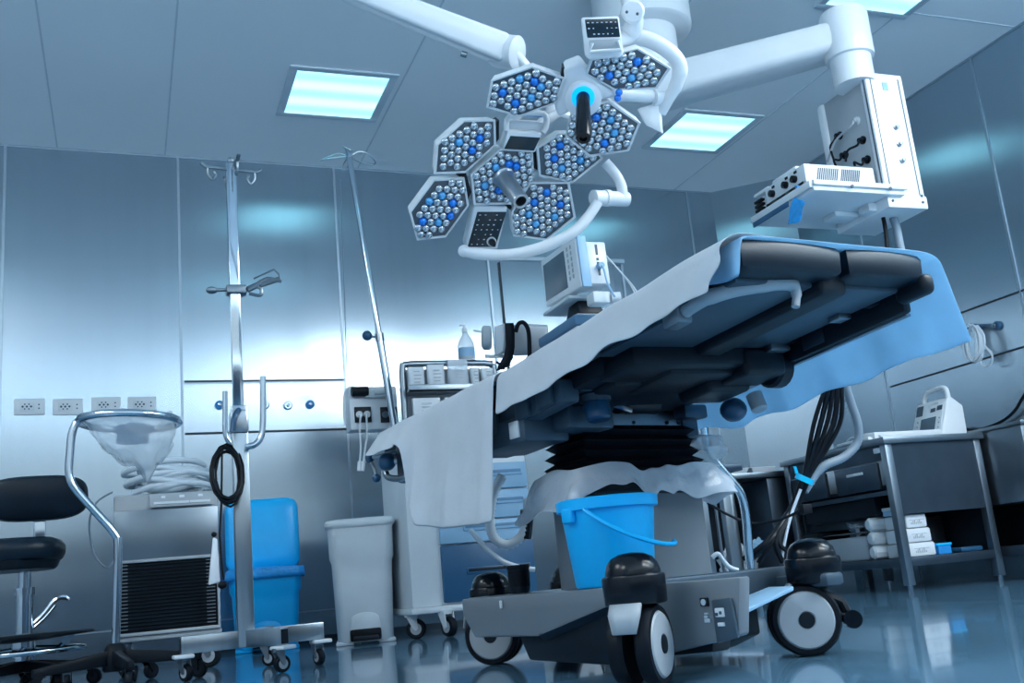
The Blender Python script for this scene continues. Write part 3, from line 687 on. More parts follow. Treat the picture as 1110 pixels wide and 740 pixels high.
# upper light
stuff2 = MB()
lamp2 = thing('surgical_light', 'upper surgical light of three hexagonal modules with a black handle', 'surgical light', P2, 0, 'surgical lights over the table')
module(lamp2, [(528.6,115.2),(533.3,87.5),(576.9,72.7),(611.3,84.9),(602.2,110.8),(562.3,125.4)], P2, n2, [(547.5,98.6),(560.7,86),(582,85),(588.4,96.2),(555,108.8),(576,106.7)])
module(lamp2, [(635.8,79.9),(641,65),(691,52.7),(725.4,73.8),(711.3,94.9),(666.5,96.6)], P2, n2, [(663,80),(694.7,66.7),(684,83.4)], stuff2)
module(lamp2, [(613.9,146.9),(619.8,121.4),(658.9,109.7),(693,133.2),(680.5,162.5),(639.3,168.4)], P2, n2, [(645.4,125.4),(665.6,128.6),(670,142.8),(656.9,153)])
so = stuff2.build('lens', 'lens', lamp2); so['kind'] = 'stuff'
m_ = MB(); hubp = [(611,74),(629,67),(638,80),(664,99),(668,106),(655,108),(640,113),(622,119),(606,128),(601,116),(612,88)]
m_.prism([p2(*k, .004) for k in hubp], -n2*.07, .012, 3, 1.05); m_.lathe([(.062, -.02), (.058, .018), (.042, .030), (.03, .03)], p2(632, 106), n2, 28); m_.build('hub', 'white', lamp2)
m_ = MB(); m_.prism([p2(*k, -.006) for k in ((609,73),(614,74),(611,100),(606,98))], -n2*.045); m_.build('link_bracket', 'dark', lamp2)
h2 = p2(632, 105, .028); m_ = MB(); m_.lathe([(.036, 0), (.037, .004), (.030, .007)], h2, n2, 28); m_.build('light_ring', 'bluelight', lamp2)
m_ = MB(); m_.lathe([(.022, 0), (.0215, .03), (.0235, .10), (.0255, .195), (.022, .206), (.012, .206), (.011, .198), (.001, .198)], h2, (at_d(632.5, 152, 3.10)-h2), 24); m_.build('handle', 'gloss', lamp2)
m_ = MB()
for k in ((671, 100), (669.5, 106.5)): m_.ball(p2(*k, .006), .012, 12)
m_.build('blue_lamp', 'bluelens', lamp2)
# control unit facing the room
n3 = (-FW - UP*.25 + RT*.05).normalized(); P3 = d(652, 40, 3.12)
def p3(x, y, s=0.): return at_plane(x, y, P3+n3*s, n3)
keypad(lamp2, [(629.5,18.5),(671.5,17),(676.5,58),(672,63),(639,65),(634,61)], [(634,21),(669.7,20),(672.3,40),(636.7,41)], p3, n3, .05, icons=(7, 3))
m_ = MB(); m_.prism([p3(*k, .002) for k in ((638.5,43.5),(672.5,42),(673.5,52.5),(640,54.5))], -n3*.003, .002); m_.build('handle_slot', 'grey', lamp2)
m_ = MB(); m_.tube([p3(642,47,.01), p3(640,56,.016), p3(673,54,.016), p3(670,44,.01)], .006, 8); m_.build('grip', 'ivory', lamp2)
m_ = MB(); m_.tube([d(686,14,3.2), d(687,28,3.22), d(680,40,3.24), d(668,44,3.22)], [.03, .030, .026, .022], 12, smooth=4); m_.build('control_arm', 'white', lamp2)
# yoke round the right module and its joints
m_ = MB(); m_.tube([d(680,44,3.36), d(694,41,3.36), d(712,47,3.36), d(730,60,3.37), d(737,74,3.38), d(733,92,3.40), d(724,108,3.42), d(716,122,3.44)], [.024, .026, .026, .026, .026, .023, .02, .02], 14, smooth=5)
m_.cyl(d(664,102,3.36), d(713,105,3.44), .022); m_.lathe([(.028, 0), (.028, .05)], d(708,106,3.42), d(713,105,3.44)-d(664,102,3.36), 18)
m_.hexa([d(x, y, k) for k in (3.42, 3.54) for x, y in ((690,118),(716,110),(719,146),(700,136))], .01); m_.build('yoke', 'white', lamp2)
m_ = MB(); m_.lathe([(.034, -.03), (.036, -.02), (.036, .03), (.03, .036)], d(685,14,3.2), -FW-UP*.2, 22); m_.build('arm_joint', 'white', lamp2)
top = d(685, 14, 3.24); m_ = MB(); m_.tube([d(683, 8, 3.24), d(679,-6,3.25), d(676,-40,3.3)], .024, 12); tz_ = d(676,-40,3.3); m_.tube([tz_, V((tz_.x, tz_.y, CZ-.03))], .03, 12)
m_.lathe([(.15, 0), (.15, .04)], (tz_.x, tz_.y, CZ-.04), (0, 0, 1), 24); m_.build('drop_tube', 'white', lamp2)
m_ = MB()
for k in ((679.5, 13), (691, 15)): m_.ball(d(*k, 3.155), .005, 8)
m_.build('screw', 'ink', lamp2)

# ------------------------------------------------------------------ ceiling pendant with its arm
EL = at_d(917, 40, 5.15); PX = at_d(938.8, 78.8, 5.02)
pend = thing('ceiling_pendant', 'white ceiling supply pendant hanging from a thick jointed arm near the right wall', 'ceiling pendant', (EL.x, EL.y, PX.z))
HB = V((2.66, 4.42, CZ))
m_ = MB(); m_.lathe([(.02, -.30), (.24, -.30), (.262, -.285), (.265, -.26), (.265, 0)], HB, (0, 0, 1), 56); m_.build('ceiling_cover', 'white', pend)
m_ = MB(); m_.lathe([(.16, -.62), (.175, -.60), (.175, -.30)], HB, (0, 0, 1), 40); m_.build('pivot', 'white', pend)
A0 = V((HB.x, HB.y, EL.z-.01)); A1 = V((EL.x, EL.y, EL.z-.01)); ax = (A1-A0).normalized(); s = ax.cross(V((0, 0, 1))).normalized(); w = V((0, 0, 1))
m_ = MB(); rings = []
for k, (hw, hh) in ((0, (.13, .10)), (.08, (.13, .10)), (.85, (.105, .085)), (1, (.10, .085))):
    c = A0.lerp(A1, k); rr = []
    for i in range(20):
        a = 2*PI*i/20; ca, sa = math.cos(a), math.sin(a); rr.append(c+s*hw*abs(ca)**.5*(1 if ca > 0 else -1)+w*hh*abs(sa)**.5*(1 if sa > 0 else -1))
    rings.append(rr)
m_.loft(rings); m_.build('arm', 'white', pend)
m_ = MB(); m_.lathe([(.09, -.13), (.117, -.125), (.120, -.11), (.120, .10), (.11, .125), (.02, .13)], EL, (0, 0, 1), 36); m_.build('elbow', 'white', pend)
m_ = MB(); m_.lathe([(.10, PX.z-EL.z-.03), (.10, -.12)], EL, (0, 0, 1), 32); m_.build('tube', 'white', pend)
# supply column
zb = at_y(975, 221, PX.y).z; XL = PX.x; XW = .205; YF = PX.y; YB = at_x(885, 122, XL).y
m_ = MB(); m_.box((XL, YF+.035, zb+.03), (XL+XW, YB-.05, PX.z), .006); m_.build('column', 'grey', pend)
m_ = MB()
m_.box((XL-.012, YF, zb), (XL+XW+.012, YF+.045, PX.z+.006), .008, 2); m_.box((XL-.012, YB-.07, zb), (XL+XW+.012, YB-.01, PX.z+.006), .02, 3); m_.box((XL-.016, YF-.006, zb-.02), (XL+XW+.016, YB-.02, zb+.045), .006); m_.build('end_panel', 'white', pend)
m_ = MB()
for x in (XL+.016, XL+XW-.018): m_.box((x-.003, YF-.0012, zb+.05), (x+.003, YF+.002, PX.z-.02))
m_.box((XL-.013, YF+.012, zb+.05), (XL-.011, YF+.022, PX.z-.02)); m_.build('groove', 'ink', pend)
m_ = MB(); m_.box((XL+.085, YF-.003, PX.z-.085), (XL+.115, YF+.001, PX.z-.045)); m_.build('badge', 'paleblue', pend)
for zz in (.41, .32, .235):
    z = zb+.03+zz-.04; m_ = MB(); m_.lathe([(.013, 0), (.013, .006), (.008, .007), (.008, .02), (.003, .021)], (XL+.118, YF, z), (0, -1, 0), 16); m_.build('gas_connector', 'satin', pend)
m_ = MB()
for x in (XL+.01, XL+XW-.015):
    for z in (zb+.012, zb+.045): m_.lathe([(.007, 0), (.007, .004), (.002, .005)], (x, YF-.006, z), (0, -1, 0), 10)
m_.build('screw', 'ink', pend)
def on_left(px, py): return at_x(px, py, XL)
for a, b, r in (((929.5,131), (905,172), .02), ((911,147), (912,170), .022), ((936,152), (925,172), .02), ((917,168), (914,176), .016), ((941,173), (935,176), .018)):
    p = on_left(*a); q = on_left(*b)
    m_ = MB(); m_.lathe([(.021, 0), (.021, .008), (.012, .01)], p, (-1, 0, 0), 16); so = m_.build('socket', 'ivory' if a[0] == 929.5 else 'gloss', pend)
    m_ = MB(); m_.tube([p+V((-.008, 0, 0)), p+V((-.03, 0, -.004))], .014, 10); m_.tube([p+V((-.028, 0, -.004)), p+V((-.045, 0, -.03)), (p+q)/2+V((-.05, .02, 0)), q+V((-.05, 0, -.02))], .006, 8, smooth=5); m_.build('plug', 'grey' if a[0] == 929.5 else 'black', so)
# shelf under the column
S1 = at_y(881, 198, YF-.03); zs = S1.z; XS = S1.x; YE = at_z(806, 238, zs).y
m_ = MB(); m_.box((XS, YF-.03, zs-.035), (XL+XW*.35, YE, zs), .006); m_.build('shelf', 'white', pend)
m_ = MB(); m_.box((XS-.004, YF-.045, zs-.012), (XL+.08, YF-.03, zs+.012), .003)
m_.box((XS-.02, YF-.03, zs-.022), (XS, YE, zs+.012), .003); m_.build('shelf_rail', 'ivory', pend)
m_ = MB(); m_.box((XL-.06, YF+.08, zs-.075), (XL+.10, YF+.16, zs-.035), .004); m_.box((XL-.16, YB-.2, zs-.06), (XL+.12, YB-.1, zs-.035), .004); m_.build('bracket', 'ivory', pend)
m_ = MB(); m_.box((XS-.026, YF+.14, zs-.05), (XS-.018, YE-.02, zs-.024), .002); m_.build('shelf_seal', 'navy', pend)
m_ = MB()
for x, y in ((XL-.03, YF-.046), (XL-.25, YF-.046)): m_.lathe([(.008, 0), (.008, .006)], (x, y, zs-.014), (0, -1, 0), 10)
m_.build('screw', 'ink', pend)
# hoses leaving the underside
m_ = MB(); c0 = V((XL+.12, YF+.13, zb)); m_.tube([c0, c0+V((.01, 0, -.12)), c0+V((.0, .02, -.35)), c0+V((-.1, .2, -.75))], .020, 10, smooth=8); m_.build('supply_hose', 'greyhose', pend)
m_ = MB(); m_.tube([c0+V((-.06, 0, 0)), c0+V((-.065, 0, -.14)), c0+V((-.1, .02, -.4))], .010, 8, smooth=6); m_.build('supply_hose', 'black', pend)

# electrosurgical unit standing on the shelf
H = .125; X1 = XS+.015; Y1, Y2 = YF+.03, YE-.10
esu = thing('electrosurgical_unit', 'pale electrosurgical unit with knobs and side vents, on the pendant shelf', 'medical device', (X1, Y1, zs))
m_ = MB(); m_.box((X1, Y1, zs+.002), (XL-.035, Y2, zs+H), .008); m_.build('body', 'ivory', esu)
m_ = MB()
for x0, x1 in ((X1+.06, X1+.18), (X1+.195, X1+.305)):
    n = 11
    for i in range(n):
        x = x0+(x1-x0)*i/n; m_.hexa([(x, Y1-.002, zs+.045), (x+.006, Y1-.002, zs+.045), (x+.006, Y1+.002, zs+.045), (x, Y1+.002, zs+.045), (x+.018, Y1-.002, zs+.105), (x+.024, Y1-.002, zs+.105), (x+.024, Y1+.002, zs+.105), (x+.018, Y1+.002, zs+.105)])
m_.build('vent', 'ink', esu)
m_ = MB(); m_.box((X1-.008, Y1+.01, zs+.004), (X1+.002, Y2-.005, zs+.04), .002); m_.build('front_strip', 'panel', esu)
L = Y2-Y1
for f in (.24, .46, .80):
    m_ = MB(); m_.lathe([(.018, 0), (.017, .02), (.010, .022)], (X1, Y1+L*f, zs+.075), (-1, 0, 0), 16); m_.box((X1-.004, Y1+L*f-.02, zs+.10), (X1, Y1+L*f-.0, zs+.112)); m_.build('knob', 'gloss', esu)
m_ = MB()
for f in (.1, .32, .52, .66, .9): m_.lathe([(.013, 0), (.013, .005), (.009, .006), (.009, .002)], (X1-.008, Y1+L*f, zs+.022), (-1, 0, 0), 14)
m_.build('socket', 'black', esu)
m_ = MB(); m_.lathe([(.010, 0), (.008, .02)], (X1-.008, Y1+L*.14, zs+.022), (-1, 0, 0), 12); m_.build('blue_plug', 'accent', esu)
m_ = MB(); m_.box((X1+.03, Y1+.10, zs+H), (X1+.16, Y1+.30, zs+H+.035), .012); m_.box((X1+.02, Y1+.32, zs+H), (X1+.1, Y1+.45, zs+H+.02), .01); m_.build('top_case', 'white', esu)
# slatted heat sink at the far end of the shelf
hs = thing('heat_sink_box', 'black slatted box at the far left end of the pendant shelf', 'medical device', (X1, Y2+.02, zs))
m_ = MB(); m_.box((X1+.01, Y2+.02, zs+.002), (X1+.20, YE-.01, zs+.10), .004); m_.build('body', 'ivory', hs)
m_ = MB()
for i in range(4): m_.box((X1-.008, Y2+.022, zs+.008+.023*i), (X1+.012, YE-.012, zs+.021+.023*i), .001)
m_.build('slat', 'black', hs)
# blue cloth hanging over the shelf edge
q = [at_x(x, y, XS-.024) for x, y in ((861, 213), (874, 219), (866, 241), (852, 244))]
m_ = MB(); m_.grid([[q[0].lerp(q[1], i/4)+(q[3].lerp(q[2], i/4)-q[0].lerp(q[1], i/4))*(j/5)+V((-.008*math.sin(i*1.7+j), 0, 0)) for i in range(5)] for j in range(6)])
o = m_.build('blue_cloth', 'bluebag', None, solid=.004, sub=1); tag(o, 'small blue cloth hanging from the edge of the pendant shelf', 'cloth')
# ------------------------------------------------------------------ small castor used under trolleys and stands
def castor_small(root, p, r=.035, ang=0., m='black', disc='grey', fork='satin', fh=None):
    """p is the floor point under the wheel"""
    p = V(p); ax = V((math.cos(ang), math.sin(ang), 0)); fwd = V((-ax.y, ax.x, 0)); h = fh or r*2.35
    m_ = MB()
    for s in (-1, 1):
        m_.hexa([p+ax*s*r*.48+V((0, 0, r))-fwd*r*.25, p+ax*s*r*.48+V((0, 0, r))+fwd*r*.25, p+ax*s*r*.48+fwd*r*1.0+V((0, 0, h)), p+ax*s*r*.48-fwd*r*.1+V((0, 0, h)),
                 p+ax*s*r*.60+V((0, 0, r))-fwd*r*.25, p+ax*s*r*.60+V((0, 0, r))+fwd*r*.25, p+ax*s*r*.60+fwd*r*1.0+V((0, 0, h)), p+ax*s*r*.60-fwd*r*.1+V((0, 0, h))])
    c = p+fwd*r*.5+V((0, 0, h)); m_.cyl(c-V((0, 0, r*.2)), c+V((0, 0, r*.25)), r*.66, n=14); m_.cyl(p+V((0, 0, r))-ax*r*.62, p+V((0, 0, r))+ax*r*.62, r*.16, n=8)
    o = m_.build('castor', fork, root)
    m_ = MB(); m_.lathe([(r*.6, -r*.36), (r*.9, -r*.36), (r, -r*.2), (r, r*.2), (r*.9, r*.36), (r*.6, r*.36)], p+V((0, 0, r)), ax, 24); m_.build('wheel', m, o)
    m_ = MB(); m_.lathe([(r*.58, -r*.40), (r*.2, -r*.42), (r*.2, r*.42), (r*.58, r*.40)], p+V((0, 0, r)), ax, 18); m_.build('wheel_disc', disc, o)
    return o

# ------------------------------------------------------------------ IV stand with a square mast
ix, iy = .455, 4.45
iv = thing('iv_stand', 'steel IV stand with a square mast and four hooks, in front of the blue bin', 'IV stand', (ix, iy, 0))
m_ = MB(); m_.box((ix-.033, iy-.033, .105), (ix+.033, iy+.033, 1.10), .006); m_.build('sleeve', 'steel', iv)
m_ = MB(); m_.box((ix-.024, iy-.020, 1.08), (ix+.020, iy+.020, 2.215), .005); m_.build('mast', 'chrome', iv)
ends = [(.20, 4.43, 1), (.585, 4.27, .9), (.775, 4.50, .6), (.60, 4.86, .8)]
for k, (x, y, _) in enumerate(ends):
    dv = V((x-ix, y-iy, 0)); L = dv.length; dv.normalize(); sv = V((-dv.y, dv.x, 0))*.022
    a, b = V((ix, iy, .105)), V((x, y, .105)); m_ = MB()
    z = V((0, 0, .068)); m_.hexa([a-sv, b-sv, b+sv, a+sv, a-sv+z, b-sv+z, b+sv+z, a+sv+z], .003)
    lg = m_.build('leg', 'steel', iv)
    m_ = MB(); m_.box((-.03, -.036, .088), (.05, .036, .104), .006, 2, Matrix.Translation((x, y, 0)) @ Matrix.Rotation(math.atan2(dv.y, dv.x)+PI, 4, 'Z')); m_.build('end_pad', 'white', lg)
    m_ = MB(); m_.box((-.002, -.018, .110), (.002, .018, .166), 0, 2, Matrix.Translation((x, y, 0)) @ Matrix.Rotation(math.atan2(dv.y, dv.x), 4, 'Z')); m_.build('end_plug', 'dark', lg)
    castor_small(iv, (x-dv.x*.02, y-dv.y*.02, 0), .034, [.6, 1.9, .35, 1.0][k], fork='satin', fh=.086)
# hooks at the top
m_ = MB(); z = 2.19
for ang in (.15, 1.72, PI+.15, -1.42):
    dv = V((math.cos(ang), math.sin(ang), 0)); e = V((ix, iy, z))+dv*.115
    m_.tube([V((ix, iy, z)), e, e+dv*.02+V((0, 0, .015))], .0085, 8)
    m_.tube([e-dv*.01, e-dv*.01+V((0, 0, -.035)), e-dv*.03+V((0, 0, -.06)), e-dv*.045+V((0, 0, -.035)), e-dv*.035+V((0, 0, -.02))], .006, 8, smooth=3)
m_.ball((ix, iy, 2.232), .018); m_.cyl((ix, iy, 2.2), (ix, iy, 2.235), .012); m_.build('hook_cross', 'satin', iv)
# clamp with articulated holder
cz = at_y(262, 315, iy).z; m_ = MB(); m_.box((ix-.04, iy-.035, cz-.02), (ix+.05, iy+.035, cz+.02), .008); m_.cyl((ix-.10, iy-.02, cz-.005), (ix-.03, iy-.01, cz), .008); m_.ball((ix-.10, iy-.02, cz-.006), .021, 12, (1.2, 1, .8)); m_.build('clamp', 'satin', iv)
m_ = MB(); P = lambda x, y: at_y(x, y, iy-.03)
m_.tube([P(268, 314), P(280, 308), P(290, 302), P(305, 305)], [.014, .012, .010, .008], 8, smooth=3); m_.tube([P(270, 318), P(282, 320), P(283, 313), P(276, 310)], .008, 8, smooth=4); m_.tube([P(275, 302), P(297, 292), P(302, 297), P(303, 303)], .004, 6); m_.tube([P(282, 309), P(303, 302)], .012, 8); m_.build('holder_arm', 'satin', iv)
# upturned handles and locking lever on the sleeve
zh = at_y(262, 478, iy).z
m_ = MB(); P = lambda x, y, k=0: at_y(x, y, iy-.05+k)
m_.tube([P(266, 484), P(276, 482), P(283, 473), P(285, 455), P(285, 408)], .0135, 12, smooth=4); hd = m_.build('handle', 'chrome', iv)
m_ = MB(); m_.tube([P(262, 484, .2), P(252, 482, .2), P(245, 472, .2), P(244, 455, .2), P(244, 424, .2)], .012, 12, smooth=4); m_.build('handle', 'chrome', iv)
m_ = MB(); m_.box((ix-.04, iy-.045, zh+.03), (ix+.035, iy+.035, zh+.13), .01); m_.build('collar', 'steel', iv)
m_ = MB(); m_.tube([P(259, 444, -.01), P(255, 450, -.03), P(251, 468, -.04)], [.012, .012, .008], 8, smooth=3); m_.build('locking_lever', 'knob', iv)
# black cable coiled on the handle with a white handset
m_ = MB(); r_ = random.Random(3); c0 = at_y(246, 510, iy-.06)
pts = []
for i in range(9*14):
    a = 2*PI*i/14; k = i//14
    pts.append(c0+V((.058*math.sin(a)*(1+.12*math.sin(k*2.1))+.006*math.sin(k), .012*math.sin(k*1.3)+.03*math.cos(a), .115*math.cos(a)*(1+.06*math.sin(k*1.7))-.008*k*.5)))
P = lambda x, y: at_y(x, y, iy-.09)
pts += [P(240, 545), P(238, 580), P(240, 610), P(242, 628)]
m_.tube(pts, .0048, 6); co = thing('cable_coil', 'coiled black cable hanging on the IV stand with a white handset', 'cable', tuple(c0)); m_.build('cable', 'black', co)
m_ = MB(); q = [P(231, 582), P(236, 584), P(239, 631), P(226, 634)]; m_.prism(q, (0, .03, 0), .006); m_.build('handset', 'white', co)
m_ = MB(); m_.ball(P(232, 579), .011); m_.build('button', 'black', co); m_ = MB(); m_.ball(P(241, 634), .017, 12, (1.1, 1, .9)); m_.build('plug', 'black', co)

# ------------------------------------------------------------------ pedal bins
def pedal_bin(name, x, y, w, dpt, h, rz, m, open_lid, label, lidm=None):
    t = thing(name, label, 'waste bin', (x, y, 0), rz, 'pedal bins by the back wall'); hw, hd = w/2, dpt/2
    def ring(z, k, r=.05, n=6):
        out = []; a, b = hw*k, hd*k
        for sx, sy, st in ((1, 1, 0), (-1, 1, 1), (-1, -1, 2), (1, -1, 3)):
            for i in range(n):
                an = PI/2*(st+i/(n-1)); out.append(V((sx*(a-r)+r*math.cos(an), sy*(b-r)+r*math.sin(an), z)))
        return out
    m_ = MB(); m_.loft([ring(.012, .80), ring(.02, .82), ring(h*.52, .885), ring(h*.62, .90), ring(h*.66, .955), ring(h*.86, .97), ring(h*.90, .985)])
    m_.build('body', m, t, local=True)
    # moulded foot recess with pedal
    m_ = MB(); fy = -hd*.835; pts = []
    for i in range(9): a = PI*i/8; pts.append(V((.085*math.cos(a)*1.0, fy, .10+.075*math.sin(a)**.5)))
    pts = [V((.095, fy-.004, .02))]+[V((p.x, fy-.012, p.z)) for p in pts]+[V((-.095, fy-.004, .02))]; m_.prism(pts, (0, .03, 0), .004); m_.build('foot_recess', m, t, local=True)
    m_ = MB(); m_.box((-.088, fy-.022, .020), (.088, fy+.004, .085), .01); m_.build('pedal_gap', 'black', t, local=True)
    m_ = MB(); m_.box((-.070, fy-.055, .022), (.070, fy+.0, .048), .008); m_.build('pedal', 'dark', t, local=True)
    for s in (-1, 1): m_ = MB(); m_.box((s*hw*.62-.05, -hd*.80, .0), (s*hw*.62+.05, hd*.7, .022), .008); m_.build('foot', m, t, local=True)
    if not open_lid:
        m_ = MB(); m_.loft([ring(h*.895, 1.01), ring(h*.91, 1.05), ring(h*.935, 1.05), ring(h*.955, 1.0), ring(h*.965, .8), ring(h*.955, .7)]); m_.build('lid', m, t, local=True)
        m_ = MB(); m_.lathe([(.014, 0), (.014, .003)], (hw*.25, -hd*1.0, h*.87), (0, -1, 0), 10); m_.build('label_plate', m, t, local=True)
    else:
        m_ = MB(); m_.loft([ring(h*.80, 1.0), ring(h*.81, 1.03), ring(h*.88, 1.04), ring(h*.905, 1.03)]); m_.build('rim', m, t, local=True)
        lm = Matrix.Translation((0, hd*.95, h*.90)) @ Matrix.Rotation(math.radians(84), 4, 'X') @ Matrix.Translation((0, hd*1.05, 0))
        m_ = MB(); m_.loft([[lm @ p for p in ring(z, k, .07)] for z, k in ((.0, 1.03), (.02, 1.05), (.04, 1.02), (.055, .92), (.06, .7))])
        m_.loft([[lm @ p for p in ring(z, k, .07)] for z, k in ((-.008, .93), (-.004, .97), (.002, .99))]); m_.build('lid', m, t, local=True)
        m_ = MB(); rows = []
        for j in range(6):
            rr = ring([.795, .83, .865, .905, .91, .80][j]*h, [1.05, 1.07, 1.06, 1.05, .97, .90][j]); rows.append([p*(1+.02*noise.noise(p*14))+V((0, 0, .018*noise.noise(p*9))) for p in rr])
        m_.grid(rows, True); m_.build('bag_liner', 'bluebag', t, local=True, solid=.003)
    return t
pedal_bin('pedal_bin', 1.305, 6.13, .385, .42, .735, -.20, 'ivory', False, 'pale grey pedal bin with its lid closed')
pedal_bin('pedal_bin', .80, 6.62, .44, .44, .53, -.1, 'blue', True, 'bright blue pedal bin with its lid open, behind the IV stand')

# ------------------------------------------------------------------ heater cooler unit on castors
hx0, hx1, hy0, hy1 = -.055, .425, 5.3, 5.85
hu = thing('heater_cooler_unit', 'grey boxy heater cooler unit with a black slatted grille', 'medical device', ((hx0+hx1)/2, (hy0+hy1)/2, 0))
m_ = MB(); m_.box((hx0, hy0, .17), (hx1, hy1, .84), .012); m_.box((hx0-.006, hy0-.01, .155), (hx1+.006, hy1, .18), .006); m_.build('body', 'grey', hu)
m_ = MB(); m_.box((hx0+.004, hy0-.012, .195), (hx1-.004, hy0+.002, .515), .003); m_.build('grille_back', 'black', hu)
m_ = MB()
for i in range(19):
    z = .208+.0163*i; m_.hexa([(hx0+.03, hy0-.022, z), (hx1-.03, hy0-.022, z), (hx1-.03, hy0-.01, z+.008), (hx0+.03, hy0-.01, z+.008), (hx0+.03, hy0-.022, z+.003), (hx1-.03, hy0-.022, z+.003), (hx1-.03, hy0-.01, z+.011), (hx0+.03, hy0-.01, z+.011)])
m_.build('grille', 'dark', hu)
for k in range(2):
    m_ = MB()
    for i in range(19):
        z = .2095+.0163*i; x = hx0+.022 if k == 0 else hx1-.062; m_.box((x, hy0-.0245, z), (x+.04, hy0-.019, z+.0045))
    m_.build('louvre_edge', 'satin', hu)
m_ = MB()
for x in (hx0, hx1-.012): m_.box((x, hy0-.026, .19), (x+.012, hy0, .52), .003)
for z in (.515, .18): m_.box((hx0, hy0-.026, z), (hx1, hy0, z+.015), .003)
m_.build('grille_frame', 'grey', hu)
m_ = MB(); m_.hexa([(hx0, hy0-.012, .53), (hx1, hy0-.012, .53), (hx1, hy0-.012, .765), (hx0, hy0-.012, .765), (hx0, hy0+.01, .53), (hx1, hy0+.01, .53), (hx1, hy0+.03, .765), (hx0, hy0+.03, .765)], .004); m_.build('front_panel', 'satin', hu)
m_ = MB(); cp = [V(p) for p in ((hx0+.165, hy0-.028, .772), (hx1-.02, hy0-.028, .772), (hx1-.02, hy0-.008, .838), (hx0+.165, hy0-.008, .838))]; m_.prism(cp, (0, .03, .004), .002); m_.build('control_panel', 'grey', hu)
m_ = MB(); r_ = random.Random(5)
for row, (v, n) in enumerate(((.28, 11), (.72, 3))):
    for i in range(n):
        u = .06+.88*(i+.5)/n; p = cp[0].lerp(cp[1], u).lerp(cp[3].lerp(cp[2], u), v); s = .009+.006*r_.random()
        m_.prism([p+V((-s, -.003, -.006)), p+V((s, -.003, -.006)), p+V((s, .004, .006)), p+V((-s, .004, .006))], (0, -.002, .001))
m_.build('key_marks', 'white', hu)
for x, y, a in ((hx0+.05, hy0+.05, .3), (hx1-.05, hy0+.05, 1.2), (hx0+.05, hy1-.06, 0), (hx1-.05, hy1-.06, .5)): castor_small(hu, (x, y, 0), .055, a, fh=.155)
m_ = MB(); P = lambda x, y: at_y(x, y, 5.28); m_.tube([P(122, 533), P(104, 545), P(97, 568), P(102, 600), P(116, 615), P(124, 606)], .0055, 6, smooth=6); m_.build('side_cable', 'greyhose', hu)
# white ribbed hose heaped on top
def ribbed(pts, r, k=6, rib=.012, amp=.12):
    p = spline([V(q) for q in pts], k); out = [p[0]]; acc = 0
    L = [0]
    for a, b in zip(p, p[1:]): L.append(L[-1]+(b-a).length)
    n = int(L[-1]/rib*2); P2_, R = [], []
    j = 0
    for i in range(n+1):
        s = L[-1]*i/n
        while j < len(L)-2 and L[j+1] < s: j += 1
        t = (s-L[j])/max(1e-9, L[j+1]-L[j]); P2_.append(p[j].lerp(p[j+1], t)); R.append(r*(1+(amp if i % 2 else -amp)))
    return P2_, R
pts = []; r_ = random.Random(11)
for i in range(7*10):
    a = 2*PI*i/10+.4; k = i/10; pts.append(V((.215+.02*math.sin(k*1.7)+(.17+.035*math.sin(k*2.2))*math.cos(a), 5.56+.15*math.sin(a), .870+.019*k+.018*math.sin(a*1.5+k))))
P_, R_ = ribbed(pts, .0155, 4, .014, .05); m_ = MB(); m_.tube(P_, R_, 10)
o = m_.build('ribbed_hose', 'hose', None, sharp=80); tag(o, 'white ribbed hose coiled on top of the heater cooler unit', 'hose')

# ------------------------------------------------------------------ bent tube stand with a ring on a five legged base
bx_, by_ = at_z(125, 712, .115).x, at_z(125, 712, .115).y
rs = thing('ring_stand', 'bent chrome tube stand with a ring top on a black five-legged base', 'stand', (bx_, by_, 0))
P = lambda x, y, k=0: at_y(x, y, by_+k)
m_ = MB(); path = [P(125, 712), P(127, 650), P(128, 592), P(124, 578), P(105, 556), P(82, 530), P(75, 514), P(76, 490), P(78, 470), P(84, 457), P(96, 450)]
pp = spline(path, 6); m_.tube(pp, .017, 14)
rc = P(140, 456); rad = .205
ring = [rc+V((rad*math.cos(a), .17*math.sin(a)+.02, .012*math.cos(a+2.5))) for a in [2*PI*i/48 for i in range(48)]]
m_.build('pole', 'chrome', rs)
m_ = MB(); m_.tube(ring, .0165, 12, closed=True); m_.build('ring', 'chrome', rs)
m_ = MB(); m_.lathe([(.045, .03), (.05, .04), (.05, .10), (.036, .13), (.024, .14)], (bx_, by_, .03), (0, 0, 1), 20); m_.build('hub', 'black', rs)
for k in range(5):
    a = math.radians(-8+72*k); dv = V((math.cos(a), math.sin(a), 0)); sv = V((-dv.y, dv.x, 0)); c = V((bx_, by_, 0)); L = .335
    m_ = MB(); m_.hexa([c+dv*.02-sv*.022+V((0, 0, .085)), c+dv*L-sv*.014+V((0, 0, .075)), c+dv*L+sv*.014+V((0, 0, .075)), c+dv*.02+sv*.022+V((0, 0, .085)),
                        c+dv*.02-sv*.020+V((0, 0, .145)), c+dv*L-sv*.012+V((0, 0, .105)), c+dv*L+sv*.012+V((0, 0, .105)), c+dv*.02+sv*.020+V((0, 0, .145))], .006)
    m_.build('leg', 'black', rs)
    e = c+dv*(L-.01); castor_small(rs, (e.x, e.y, 0), .034, a+1.1, disc='dark', fork='black', fh=.078)
